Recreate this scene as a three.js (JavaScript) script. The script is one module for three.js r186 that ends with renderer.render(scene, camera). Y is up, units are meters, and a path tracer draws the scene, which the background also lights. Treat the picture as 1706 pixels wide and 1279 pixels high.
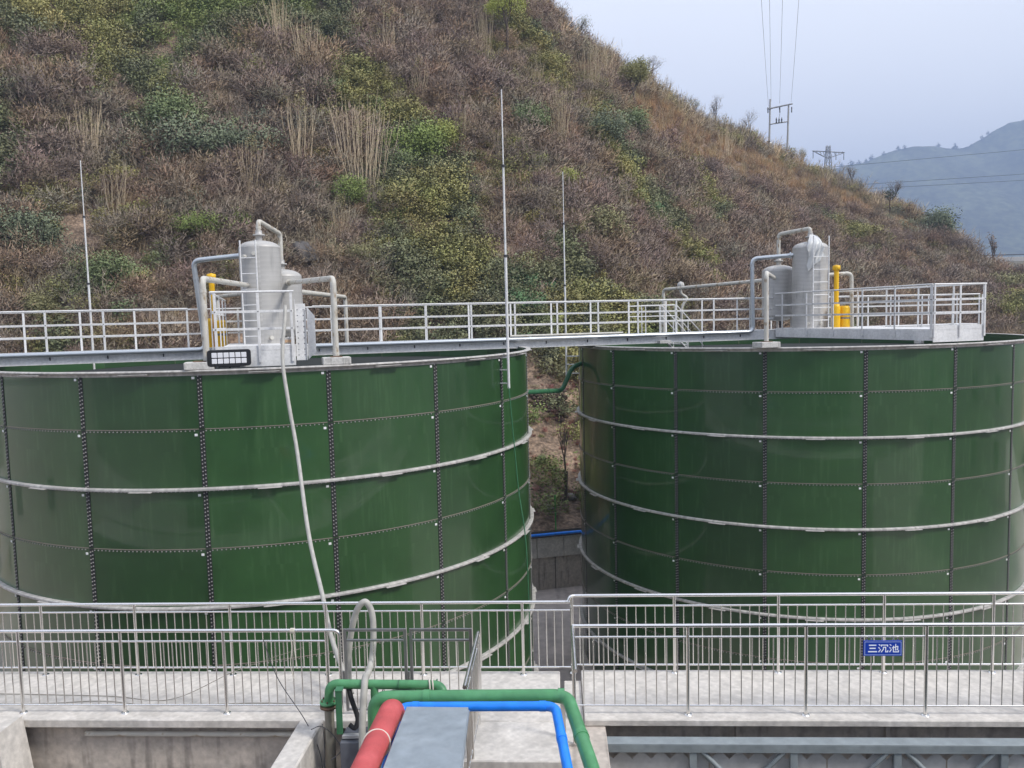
import * as THREE from 'three';
import { mergeGeometries, mergeVertices } from 'three/addons/utils/BufferGeometryUtils.js';

// ------------------------------------------------------------------ camera, sky, sun, exposure
const scene = new THREE.Scene();
const GY = -2.3;                                 // level of the tank yard
const H = 9.6;                                   // eye height above the datum
const camera = new THREE.PerspectiveCamera(50.91, 4 / 3, 0.1, 9000);
camera.position.set(0, H, 0);
camera.rotation.set(-0.0813, 0, -0.0246, 'YXZ');

const renderer = new THREE.WebGLRenderer();
renderer.toneMapping = THREE.LinearToneMapping;
renderer.toneMappingExposure = 2.05;
renderer.shadowMap.enabled = true;

function makeSky() {
  const w = 256, h = 128, d = new Float32Array(w * h * 4);
  for (let j = 0; j < h; j++) {
    const el = ((j + 0.5) / h - 0.5) * Math.PI, s = Math.sin(el);
    const k = Math.pow(Math.max(0, s), 0.55);
    const c = s < 0 ? [0.30, 0.30, 0.29] : [0.76 - 0.19 * k, 0.75 - 0.14 * k, 0.74 - 0.03 * k];
    for (let i = 0; i < w; i++) { const o = (j * w + i) * 4, hz = s < 0 ? 1 : 1 + 0.16 * (fbm(i / w * 12, j / h * 14, 901, 4, 12) - 0.5); d[o] = c[0] * hz; d[o + 1] = c[1] * hz; d[o + 2] = c[2] * (1 + (hz - 1) * 0.6); d[o + 3] = 1; }
  }
  const t = new THREE.DataTexture(d, w, h, THREE.RGBAFormat, THREE.FloatType);
  t.mapping = THREE.EquirectangularReflectionMapping; t.magFilter = THREE.LinearFilter; t.minFilter = THREE.LinearFilter; t.needsUpdate = true;
  return t;
}


const sun = new THREE.DirectionalLight(new THREE.Color(1, 0.965, 0.91), 2.0);
sun.position.set(70, 80, 12); sun.target.position.set(0, 4, -24);
sun.castShadow = true; sun.shadow.radius = 20; sun.shadow.mapSize.set(2048, 2048);
Object.assign(sun.shadow.camera, { left: -90, right: 90, top: 90, bottom: -90, near: 1, far: 320 });
scene.add(sun, sun.target);
scene.fog = new THREE.FogExp2(new THREE.Color(0.50, 0.66, 1.0), 0.0007);

// ------------------------------------------------------------------ helpers
let seed = 7;
const R = () => { seed |= 0; seed = seed + 0x6D2B79F5 | 0; let t = Math.imul(seed ^ seed >>> 15, 1 | seed); t = t + Math.imul(t ^ t >>> 7, 61 | t) ^ t; return ((t ^ t >>> 14) >>> 0) / 4294967296; };
const RR = (a, b) => a + (b - a) * R();
const V = (x, y, z) => new THREE.Vector3(x, y, z);
const col = (r, g, b) => new THREE.Color().setRGB(r, g, b);
function hash(i, j, s) { let n = Math.imul(i, 374761393) + Math.imul(j, 668265263) + Math.imul(s, 974634777) | 0; n = Math.imul(n ^ n >>> 13, 1274126177); return ((n ^ n >>> 16) >>> 0) / 4294967296; }
function vnoise(x, y, s = 1, per = 0) {
  const i = Math.floor(x), j = Math.floor(y); let fx = x - i, fy = y - j; fx = fx * fx * (3 - 2 * fx); fy = fy * fy * (3 - 2 * fy);
  const w = per ? (q => ((q % per) + per) % per) : (q => q);
  const a = hash(w(i), w(j), s), b = hash(w(i + 1), w(j), s), c = hash(w(i), w(j + 1), s), e = hash(w(i + 1), w(j + 1), s);
  return a + (b - a) * fx + (c - a) * fy + (a - b - c + e) * fx * fy;
}
function fbm(x, y, s, oct = 4, per = 0) { let v = 0, a = 0.5, t = 0; for (let o = 0; o < oct; o++) { v += a * vnoise(x, y, s + o, per); t += a; x *= 2; y *= 2; per *= 2; a *= 0.5; } return v / t; }

const sky = makeSky(); scene.background = sky; scene.environment = sky;
function tex(size, fn, srgb = true, rep = [1, 1]) {
  const d = new Uint8Array(size * size * 4);
  for (let j = 0; j < size; j++) for (let i = 0; i < size; i++) {
    const c = fn(i / size, j / size), o = (j * size + i) * 4;
    for (let k = 0; k < 3; k++) d[o + k] = Math.max(0, Math.min(255, 255 * (Array.isArray(c) ? c[k] : c)));
    d[o + 3] = 255;
  }
  const t = new THREE.DataTexture(d, size, size);
  t.wrapS = t.wrapT = THREE.RepeatWrapping; t.magFilter = THREE.LinearFilter; t.minFilter = THREE.LinearMipmapLinearFilter; t.generateMipmaps = true;
  if (srgb) t.colorSpace = THREE.SRGBColorSpace; t.repeat.set(...rep); t.needsUpdate = true; return t;
}
// concrete: pores, cloudy staining, drips with outlines
const concreteFn = (tone, drip) => (u, v) => {
  const a = fbm(u * 6, v * 6, 3, 5, 6), b = fbm(u * 40, v * 40, 9, 3, 40), st = fbm(u * 24, v * 3, 21, 3, 24);
  const sp = fbm(u * 14, v * 14, 15, 4, 14); let l = 0.82 + 0.09 * (a - 0.5) + 0.17 * (b - 0.5) - (sp > 0.58 ? 0.06 * Math.min(1, (sp - 0.58) * 5) * (0.4 + b) : 0) - drip * Math.max(0, st - 0.55) * 1.6;
  const w = 0.5 + 0.5 * fbm(u * 3, v * 3, 33, 3, 3);
  return [tone[0] * l, tone[1] * l * (0.985 + 0.015 * w), tone[2] * l * (0.95 + 0.05 * w)];
};
const concreteBump = tex(512, (u, v) => 0.5 + 0.6 * (fbm(u * 12, v * 12, 5, 4, 12) - 0.5) + 0.3 * (fbm(u * 90, v * 90, 6, 2, 90) - 0.5), false, [0.5, 0.5]);
const M = {};
const std = (name, o) => (M[name] = Object.assign(new THREE.MeshStandardMaterial(o), { name }));
std('concrete', { map: tex(512, concreteFn([0.94, 0.915, 0.885], 0.0), true, [0.4, 0.4]), roughness: 0.9, bumpMap: concreteBump, bumpScale: 0.004 });
std('concrete_wall', { map: tex(512, concreteFn([0.87, 0.825, 0.78], 0.4), true, [0.4, 0.4]), roughness: 0.9, bumpMap: concreteBump, bumpScale: 0.005 });
std('concrete_yard', { map: tex(512, concreteFn([0.86, 0.81, 0.78], 0.2), true, [0.12, 0.12]), roughness: 0.92, bumpMap: concreteBump, bumpScale: 0.004 });
std('block', { map: tex(256, concreteFn([0.93, 0.92, 0.90], 0.3), true, [0.9, 0.9]), roughness: 0.85 });
std('soil', { map: tex(512, (u, v) => { const a = fbm(u * 8, v * 8, 41, 5, 8), b = fbm(u * 60, v * 60, 45, 3, 60), l = 0.72 + 0.5 * (a - 0.5) + 0.5 * (b - 0.5); return [0.76 * l, 0.65 * l, 0.555 * l]; }, true, [0.16, 0.16]), roughness: 1, bumpMap: tex(512, (u, v) => fbm(u * 20, v * 20, 51, 5, 20), false, [0.16, 0.16]), bumpScale: 0.12 });
const panelBump = tex(512, (u, v) => 0.5 + 0.9 * (fbm(u * 3, v * 3, 61, 2, 3) - 0.5), false, [0.21, 0.42]);
const enamelFn = s => (u, v) => { const q = [1, 1.07, 0.93][s]; const st = fbm(u * 40, v * 3, 70 + s, 3, 40), c = fbm(u * 5, v * 5, 75 + s, 4, 5), g = Math.max(0, st - 0.58) * 0.35; return [0.178 * q + 0.04 * (c - 0.5) + g * 0.45, 0.305 * q + 0.055 * (c - 0.5) + g * 0.42, 0.162 * q + 0.035 * (c - 0.5) + g * 0.42]; };
for (const s of [0, 1, 2]) M['enamel' + s] = Object.assign(new THREE.MeshPhysicalMaterial({ map: tex(512, enamelFn(s), true, [0.31, 0.42]), roughness: 0.36, clearcoat: 0.8, clearcoatRoughness: 0.06, bumpMap: panelBump, bumpScale: 0.007 }), { name: 'green_enamel' });
std('enamel_inside', { color: col(0.02, 0.045, 0.03), roughness: 0.6 });
std('sealant', { color: col(0.025, 0.025, 0.024), roughness: 0.7 });
std('tan_bead', { color: col(0.22, 0.19, 0.155), roughness: 0.7 });
std('bolt', { color: col(0.36, 0.35, 0.335), roughness: 0.5, metalness: 0.2 });
std('galvanised', { map: tex(256, (u, v) => { const a = fbm(u * 22, v * 22, 81, 3, 22), b = fbm(u * 4, v * 4, 85, 3, 4); const l = 0.87 + 0.12 * (a - 0.5) + 0.12 * (b - 0.5); return [l, l * 0.995, l * 0.985]; }, true, [1.2, 1.2]), roughness: 0.5, metalness: 0.1 });
std('rim_steel', { map: tex(256, (u, v) => { const a = fbm(u * 30, v * 4, 91, 4, 30), l = 0.70 + 0.26 * (a - 0.5); return [l, l * 0.98, l * 0.95]; }, true, [0.5, 0.5]), roughness: 0.6 });
std('zinc_pipe', { color: col(0.55, 0.58, 0.60), roughness: 0.32, metalness: 0.75 });
std('vessel', { map: tex(512, (u, v) => { const a = fbm(u * 3, v * 60, 101, 3, 3), b = fbm(u * 6, v * 6, 105, 4, 6), st = fbm(u * 40, v * 2, 107, 3, 40); const l = 0.715 + 0.07 * (a - 0.5) + 0.09 * (b - 0.5) - 0.3 * Math.max(0, st - 0.62); return [l, l * 0.985, l * 0.96]; }, true, [0.5, 0.4]), roughness: 0.5, metalness: 0.12 });
std('offwhite_pipe', { map: tex(256, (u, v) => { const a = fbm(u * 8, v * 8, 111, 4, 8), r = Math.max(0, fbm(u * 14, v * 5, 115, 4, 14) - 0.63); return [0.77 + 0.1 * (a - 0.5) - r * 0.9, 0.755 + 0.1 * (a - 0.5) - r * 1.2, 0.715 + 0.1 * (a - 0.5) - r * 1.5]; }, true, [0.9, 0.9]), roughness: 0.5 });
std('stainless', { color: col(0.82, 0.80, 0.77), roughness: 0.26, metalness: 1 });
std('dark_stainless', { color: col(0.36, 0.36, 0.37), roughness: 0.3, metalness: 0.9 });
std('yellow', { color: col(0.84, 0.48, 0.006), roughness: 0.45 });
std('black_housing', { color: col(0.014, 0.014, 0.015), roughness: 0.45 });
std('lens', { color: col(0.74, 0.74, 0.76), roughness: 0.15 });
const worn = (r, g, b, s, amt = 0.22) => tex(256, (u, v) => { const a = fbm(u * 9, v * 9, s, 5, 9), d = Math.max(0, fbm(u * 5, v * 5, s + 7, 5, 5) - 0.5) * amt * 2; const l = 1 + 0.18 * (a - 0.5); return [r * l + d * 0.5, g * l + d * 0.5, b * l + d * 0.5]; }, true, [1.1, 1.1]);
std('green_pipe', { map: worn(0.30, 0.545, 0.36, 121, 0.14), roughness: 0.4 });
std('green_dark', { map: worn(0.22, 0.42, 0.29, 125, 0.12), roughness: 0.5 });
std('blue_pipe', { map: worn(0.10, 0.50, 0.92, 131, 0.08), roughness: 0.38 });
std('red_pipe', { map: worn(0.72, 0.31, 0.31, 141, 0.16), roughness: 0.6 });
std('cover_sheet', { map: worn(0.60, 0.635, 0.66, 145, 0.14), roughness: 0.42, metalness: 0.35 });
std('grey_frame', { map: worn(0.50, 0.53, 0.54, 151, 0.12), roughness: 0.5 });
std('weir_plate', { map: worn(0.70, 0.70, 0.70, 155, 0.1), roughness: 0.45, metalness: 0.3 });
std('hose', { map: worn(0.65, 0.64, 0.61, 161, 0.14), roughness: 0.55 });
std('rope', { color: col(0.62, 0.58, 0.5), roughness: 0.9 });
std('rubber', { color: col(0.02, 0.02, 0.021), roughness: 0.7 });
std('rusty', { map: worn(0.42, 0.33, 0.26, 165, 0.12), roughness: 0.8 });
std('grey_pipe', { map: worn(0.50, 0.48, 0.43, 168, 0.2), roughness: 0.7 });
std('cabinet', { map: worn(0.36, 0.37, 0.40, 171, 0.06), roughness: 0.6 });
std('bark', { color: col(0.11, 0.085, 0.065), roughness: 1 });
std('rock', { color: col(0.12, 0.11, 0.105), roughness: 0.95 });
std('plaster', { map: worn(0.68, 0.66, 0.63, 181, 0.08), roughness: 0.85 });
std('window_glass', { color: col(0.03, 0.035, 0.04), roughness: 0.08 });
std('dark_water', { color: col(0.03, 0.035, 0.028), roughness: 0.12 });
std('brick_face', { map: worn(0.33, 0.27, 0.24, 185, 0.2), roughness: 0.95 });
std('wire', { color: col(0.05, 0.05, 0.055), roughness: 0.6 });
std('pole_concrete', { color: col(0.40, 0.40, 0.40), roughness: 0.9 });
std('pylon_steel', { color: col(0.30, 0.31, 0.33), roughness: 0.6, metalness: 0.4 });
std('white_tag', { color: col(0.82, 0.82, 0.80), roughness: 0.6 });
std('cardboard', { color: col(0.55, 0.36, 0.22), roughness: 0.9 });

// frames: W world, S the pond decks in front, B the bridge over the tanks, G the retaining wall
const FR = { W: { o: [0, 0, 0], yaw: 0 }, S: { o: [0, 0, -11.87], yaw: -0.055 }, B: { o: [-6.66, 0, -22.5], yaw: 0.2915 }, G: { o: [0.877, 0, -34.4], yaw: 0.245 } };
function toW(F, [u, y, v]) { const f = FR[F], c = Math.cos(f.yaw), s = Math.sin(f.yaw); return V(f.o[0] + u * c + v * s, f.o[1] + y, f.o[2] - u * s + v * c); }
const names = {};
function numbered(n) { const k = names[n] = (names[n] ?? -1) + 1; return k ? n + '_' + String(k).padStart(3, '0') : n; }
function setup(o, name, label, category, F, base, group) {
  o.name = numbered(name); o.userData = { label, category }; if (group) o.userData.group = group;
  o.position.copy(toW(F, base)); o.rotation.y = FR[F].yaw; o.castShadow = o.receiveShadow = true; scene.add(o);
  return o;
}
const bases = new Map();
function thing(name, label, category, F, base, group) { const g = setup(new THREE.Group(), name, label, category, F, base, group); bases.set(g, base); return g; }
// geometry is given in the frame's coordinates; it is moved to the thing's base
function part(g, name, geo, mat, parent = g) {
  const b = bases.get(g); geo = geo.clone().translate(-b[0], -b[1], -b[2]);
  const m = new THREE.Mesh(geo, mat); m.name = name; m.castShadow = m.receiveShadow = true; parent.add(m); return m;
}
function shared(g, name, geo, mat, [x, y, z], parent = g) { const b = bases.get(g), m = new THREE.Mesh(geo, mat); m.name = name; m.position.set(x - b[0], y - b[1], z - b[2]); m.castShadow = m.receiveShadow = true; parent.add(m); return m; }
function solo(name, label, category, F, base, geo, mat, group) { const m = new THREE.Mesh(geo.clone().translate(-base[0], -base[1], -base[2]), mat); return setup(m, name, label, category, F, base, group); }
function struct(name, geo, mat, kind = 'structure') { const m = new THREE.Mesh(geo, mat); m.name = numbered(name); m.userData.kind = kind; m.castShadow = m.receiveShadow = true; scene.add(m); return m; }

// box with small bevels and uv in metres
function box(x0, x1, y0, y1, z0, z1, bev = 0.006) {
  const w = x1 - x0, h = y1 - y0, d = z1 - z0; bev = Math.min(bev, w * 0.3, h * 0.3, d * 0.3);
  const pos = [], nor = [], uv = [];
  const A = [w / 2, h / 2, d / 2], c = [(x0 + x1) / 2, (y0 + y1) / 2, (z0 + z1) / 2];
  const quad = (ps, n) => { for (const i of [0, 1, 2, 0, 2, 3]) { const p = ps[i]; pos.push(p[0] + c[0], p[1] + c[1], p[2] + c[2]); nor.push(...n); const ax = Math.abs(n[1]) > 0.8 ? [0, 2] : Math.abs(n[0]) > 0.6 ? [2, 1] : [0, 1]; uv.push(p[ax[0]] + c[ax[0]], p[ax[1]] + c[ax[1]]); } };
  const orient = (ps, n) => { const a = V(...ps[0]), b = V(...ps[1]), e = V(...ps[2]); const k = b.clone().sub(a).cross(e.clone().sub(a)); return k.dot(V(...n)) < 0 ? ps.slice().reverse() : ps; };
  for (let ax = 0; ax < 3; ax++) for (const s of [-1, 1]) {
    const b = (ax + 1) % 3, e = (ax + 2) % 3, n = [0, 0, 0]; n[ax] = s; const ps = [];
    for (const [i, j] of [[-1, -1], [1, -1], [1, 1], [-1, 1]]) { const p = [0, 0, 0]; p[ax] = s * A[ax]; p[b] = i * (A[b] - bev); p[e] = j * (A[e] - bev); ps.push(p); }
    quad(orient(ps, n), n);
  }
  for (let ax = 0; ax < 3; ax++) { const b = (ax + 1) % 3, e = (ax + 2) % 3; for (const i of [-1, 1]) for (const j of [-1, 1]) {   // edges
    const n = [0, 0, 0]; n[b] = i * Math.SQRT1_2; n[e] = j * Math.SQRT1_2; const ps = [];
    for (const [k, f] of [[-1, 0], [1, 0], [1, 1], [-1, 1]]) { const p = [0, 0, 0]; p[ax] = k * (A[ax] - bev); p[b] = i * (A[b] - (f ? bev : 0)); p[e] = j * (A[e] - (f ? 0 : bev)); ps.push(p); }
    quad(orient(ps, n), n);
  } }
  for (const i of [-1, 1]) for (const j of [-1, 1]) for (const k of [-1, 1]) {
    const n = [i * 0.577, j * 0.577, k * 0.577]; let ps = [[i * A[0], j * (A[1] - bev), k * (A[2] - bev)], [i * (A[0] - bev), j * A[1], k * (A[2] - bev)], [i * (A[0] - bev), j * (A[1] - bev), k * A[2]]];
    ps = orient(ps, n); for (const p of ps) { pos.push(p[0] + c[0], p[1] + c[1], p[2] + c[2]); nor.push(...n); uv.push(p[0], p[1]); }
  }
  const g = new THREE.BufferGeometry(); g.setAttribute('position', new THREE.Float32BufferAttribute(pos, 3)); g.setAttribute('normal', new THREE.Float32BufferAttribute(nor, 3)); g.setAttribute('uv', new THREE.Float32BufferAttribute(uv, 2)); return g;
}
const merge = list => mergeGeometries(list.map(g => { const q = g.index ? g.toNonIndexed() : g; for (const k of Object.keys(q.attributes)) if (!['position', 'normal', 'uv'].includes(k)) q.deleteAttribute(k); return q; }));
// sweep along points; corners are rounded with radius fil
function tube(pts, r, { seg = 12, fil = 0, cap = true, steps = 6 } = {}) {
  pts = pts.map(p => p.isVector3 ? p : V(...p));
  let path = [];
  if (fil > 0) {
    path.push(pts[0]);
    for (let i = 1; i < pts.length - 1; i++) {
      const a = pts[i - 1].clone().sub(pts[i]), b = pts[i + 1].clone().sub(pts[i]), la = a.length(), lb = b.length(); const k = Math.min(fil, la * 0.49, lb * 0.49);
      const p0 = pts[i].clone().addScaledVector(a, k / la), p2 = pts[i].clone().addScaledVector(b, k / lb);
      for (let s = 0; s <= steps; s++) { const t = s / steps; path.push(p0.clone().multiplyScalar((1 - t) ** 2).addScaledVector(pts[i], 2 * t * (1 - t)).addScaledVector(p2, t * t)); }
    }
    path.push(pts[pts.length - 1]);
  } else path = pts;
  const n = path.length, pos = [], nor = [], uv = [], idx = []; let u = V(0, 0, 0), len = 0;
  for (let i = 0; i < n; i++) {
    const t = path[Math.min(n - 1, i + 1)].clone().sub(path[Math.max(0, i - 1)]).normalize();
    if (i === 0) { u = Math.abs(t.y) < 0.9 ? V(0, 1, 0) : V(1, 0, 0); } else len += path[i].distanceTo(path[i - 1]);
    u = u.clone().addScaledVector(t, -u.dot(t)).normalize(); const w = t.clone().cross(u); const rr = Array.isArray(r) ? r[0] + (r[1] - r[0]) * i / (n - 1) : r;
    for (let j = 0; j <= seg; j++) { const a = j / seg * Math.PI * 2, d = u.clone().multiplyScalar(Math.cos(a)).addScaledVector(w, Math.sin(a)); pos.push(path[i].x + d.x * rr, path[i].y + d.y * rr, path[i].z + d.z * rr); nor.push(d.x, d.y, d.z); uv.push(j / seg * 6.28 * rr, len); }
  }
  for (let i = 0; i < n - 1; i++) for (let j = 0; j < seg; j++) { const a = i * (seg + 1) + j, b = a + seg + 1; idx.push(a, a + 1, b, b, a + 1, b + 1); }
  if (cap) for (const e of [0, n - 1]) {
    const t = (e ? path[e].clone().sub(path[e - 1]) : path[0].clone().sub(path[1])).normalize(), c0 = pos.length / 3; pos.push(path[e].x, path[e].y, path[e].z); nor.push(t.x, t.y, t.z); uv.push(0, 0);
    for (let j = 0; j <= seg; j++) { const k = (e * (seg + 1) + j) * 3; pos.push(pos[k], pos[k + 1], pos[k + 2]); nor.push(t.x, t.y, t.z); uv.push(0, 0); }
    for (let j = 0; j < seg; j++) e ? idx.push(c0, c0 + 1 + j, c0 + 2 + j) : idx.push(c0, c0 + 2 + j, c0 + 1 + j);
  }
  const g = new THREE.BufferGeometry(); g.setAttribute('position', new THREE.Float32BufferAttribute(pos, 3)); g.setAttribute('normal', new THREE.Float32BufferAttribute(nor, 3)); g.setAttribute('uv', new THREE.Float32BufferAttribute(uv, 2)); g.setIndex(idx); return g.toNonIndexed();
}
const rod = (a, b, r, seg = 8) => tube([a, b], r, { seg });
function smooth(pts, n = 60) { return new THREE.CatmullRomCurve3(pts.map(p => V(...p)), false, 'centripetal').getPoints(n); }
function lathe(profile, cx, cy, cz, seg = 40, a0 = 0, a1 = Math.PI * 2) { const g = new THREE.LatheGeometry(profile.map(p => new THREE.Vector2(...p)), seg, a0, a1); const rr = profile.reduce((m, p) => Math.max(m, p[0]), 0), uv = g.attributes.uv, ps = g.attributes.position; for (let i = 0; i < uv.count; i++) uv.setXY(i, uv.getX(i) * (a1 - a0) * rr, ps.getY(i)); return g.toNonIndexed().translate(cx, cy, cz); }
function extrude(shapePts, depth, bevel = 0) { const s = new THREE.Shape(shapePts.map(p => new THREE.Vector2(...p))); const g = new THREE.ExtrudeGeometry(s, { depth, bevelEnabled: bevel > 0, bevelSize: bevel, bevelThickness: bevel, bevelSegments: 1, curveSegments: 8 }); return g.index ? g.toNonIndexed() : g; }

// ------------------------------------------------------------------ terrain
const TAB = [[-1.1683, 120, 129.62], [-0.7855, 105, 85.45], [-0.5834, 98, 70.86], [-0.3759, 92, 61.11], [-0.1672, 86, 49.73], [-0.026, 82, 43.08], [0.0448, 80, 38.91], [0.0801, 82, 36.59], [0.1158, 85, 35.24], [0.1878, 92, 33.49], [0.2603, 100, 31.2], [0.3259, 108, 29.82], [0.3626, 110, 28.28], [0.4066, 110, 26.03], [0.4435, 108, 23.76], [0.4805, 104, 21.34], [0.5252, 98, 17.56], [0.5626, 92, 14.43], [0.6, 86, 12.65], [0.6342, 80, 11.9], [0.9266, 70, 10.6], [1.2986, 60, 9.47]];
function tabAt(t) { if (t <= TAB[0][0]) return TAB[0].slice(1); for (let i = 1; i < TAB.length; i++) if (t <= TAB[i][0]) { const a = TAB[i - 1], b = TAB[i], k = (t - a[0]) / (b[0] - a[0]); return [a[1] + (b[1] - a[1]) * k, a[2] + (b[2] - a[2]) * k]; } return TAB[TAB.length - 1].slice(1); }
const footD = t => 35 / (1 - 0.27 * Math.max(-1.2, Math.min(0.8, t)));
function hillY(x, z) {
  const d = -z, t = x / d, [D1, H1] = tabAt(t), D0 = footD(t), s = (d - D0) / (D1 - D0);
  const rough = 1.9 * (fbm(x * 0.11, z * 0.11, 201, 4) - 0.5) + 1.5 * (fbm(x * 0.33, z * 0.33, 206, 2) - 0.5) + 0.55 * (fbm(x * 0.6, z * 0.6, 211, 3) - 0.5);
  if (s <= 0) return 0.2;
  if (s <= 1) return 0.2 + (H1 - 0.2) * (0.88 * s + 0.12 * Math.sin(s * Math.PI / 2)) + rough * Math.min(1, s * 8);
  return H1 - (s - 1) * (D1 - D0) * 0.5 + rough;
}
function hillMesh() {
  const nx = 320, ns = 150, pos = [], uv = [], idx = [];
  for (let i = 0; i <= nx; i++) {
    const t = -1.12 + 2.4 * i / nx, [D1] = tabAt(t), D0 = footD(t);
    for (let j = 0; j <= ns; j++) { const s = j / ns * 1.45, d = D0 + (D1 - D0) * s, x = t * d, z = -d; let y = hillY(x, z); if (j === 0) y = 0.1; pos.push(x, y, z); uv.push(x, d + y); }
  }
  for (let i = 0; i < nx; i++) for (let j = 0; j < ns; j++) { const a = i * (ns + 1) + j, b = a + ns + 1; idx.push(a, b, a + 1, b, b + 1, a + 1); }
  const g = new THREE.BufferGeometry(); g.setAttribute('position', new THREE.Float32BufferAttribute(pos, 3)); g.setAttribute('uv', new THREE.Float32BufferAttribute(uv, 2)); g.setIndex(idx); g.computeVertexNormals(); return g;
}
struct('hillside', hillMesh(), M.soil);
{ // valley floor reaching the horizon and the yard on it
  const g = new THREE.PlaneGeometry(9000, 9000, 1, 1).rotateX(-Math.PI / 2).translate(0, GY - 0.05, -1500);
  struct('ground', g, std('field', { color: col(0.13, 0.12, 0.08), roughness: 1 }));
  const y = new THREE.PlaneGeometry(140, 62).rotateX(-Math.PI / 2).translate(0, GY, -8); const uvp = y.attributes.position, uv = y.attributes.uv; for (let i = 0; i < uv.count; i++) uv.setXY(i, uvp.getX(i), uvp.getZ(i));
  struct('concrete_yard', y, M.concrete_yard);
}
{ // far mountain
  const prof = [[-2600, 380], [-1200, 300], [299, 236], [533, 265], [627, 284], [685, 296], [709, 303], [755, 320], [790, 327], [837, 326], [866, 321], [895, 321], [941, 349], [976, 365], [1006, 371], [1115, 406], [1346, 428], [1698, 375], [2600, 420], [4200, 330]];
  const ph = x => { for (let i = 1; i < prof.length; i++) if (x <= prof[i][0]) { const a = prof[i - 1], b = prof[i], k = (x - a[0]) / (b[0] - a[0]); return a[1] + (b[1] - a[1]) * k; } return 300; };
  const nx = 420, nz = 40, pos = [], idx = [], uv = [];
  for (let i = 0; i <= nx; i++) for (let j = 0; j <= nz; j++) {
    const x = -1400 + 4600 * i / nx, s = j / nz, z = -900 - 700 * s * (1 + 0) - (s > 0.98 ? 0 : 0);
    const r = fbm(x * 0.006, z * 0.006, 301, 5) - 0.5, sp = Math.abs(fbm(x * 0.0045, s * 1.5, 311, 3) - 0.5);
    const y = ph(x) * Math.pow(s, 1.25) * (1 - 0.25 * sp * (1 - s)) + 70 * r * s * (1 - s) + 5 * (fbm(x * 0.03, 3, 321, 3) - 0.5) * s;
    pos.push(x, y - 3, z - 160 * sp * (1 - s)); uv.push(x, z);
  }
  for (let i = 0; i < nx; i++) for (let j = 0; j < nz; j++) { const a = i * (nz + 1) + j, b = a + nz + 1; idx.push(a, b, a + 1, b, b + 1, a + 1); }
  const g = new THREE.BufferGeometry(); g.setAttribute('position', new THREE.Float32BufferAttribute(pos, 3)); g.setAttribute('uv', new THREE.Float32BufferAttribute(uv, 2)); g.setIndex(idx); g.computeVertexNormals();
  struct('far_mountain', g, std('forest', { map: tex(512, (u, v) => { const a = fbm(u * 9, v * 9, 331, 5, 9), b = fbm(u * 70, v * 70, 335, 3, 70), l = 0.8 + 0.5 * (a - 0.5) + 0.7 * (b - 0.5); return [0.40 * l, 0.42 * l, 0.31 * l]; }, true, [0.002, 0.002]), roughness: 1 }));
}

// ------------------------------------------------------------------ tanks
const NT = 18, DTH = Math.PI * 2 / NT, RT = 7.098, NR = 9;
function boltField(list) {   // {p, n, s}: low domes of six sides
  const pos = [], nor = [];
  for (const { p, n, s } of list) {
    const up = Math.abs(n.y) < 0.9 ? V(0, 1, 0) : V(1, 0, 0), u = up.clone().cross(n).normalize(), w = n.clone().cross(u), ring = [];
    for (let k = 0; k < 6; k++) { const a = k / 6 * Math.PI * 2, d = u.clone().multiplyScalar(Math.cos(a)).addScaledVector(w, Math.sin(a)); ring.push([p.clone().addScaledVector(d, s), p.clone().addScaledVector(d, s * 0.72).addScaledVector(n, s * 1.1), d]); }
    const top = p.clone().addScaledVector(n, s * 1.35);
    for (let k = 0; k < 6; k++) {
      const a = ring[k], b = ring[(k + 1) % 6];
      for (const [q, nn] of [[a[0], a[2]], [b[0], b[2]], [b[1], b[2]], [a[0], a[2]], [b[1], b[2]], [a[1], a[2]], [a[1], n], [b[1], n], [top, n]]) { pos.push(q.x, q.y, q.z); nor.push(nn.x, nn.y, nn.z); }
    }
  }
  const g = new THREE.BufferGeometry(); g.setAttribute('position', new THREE.Float32BufferAttribute(pos, 3)); g.setAttribute('normal', new THREE.Float32BufferAttribute(nor, 3)); return g;
}
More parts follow.
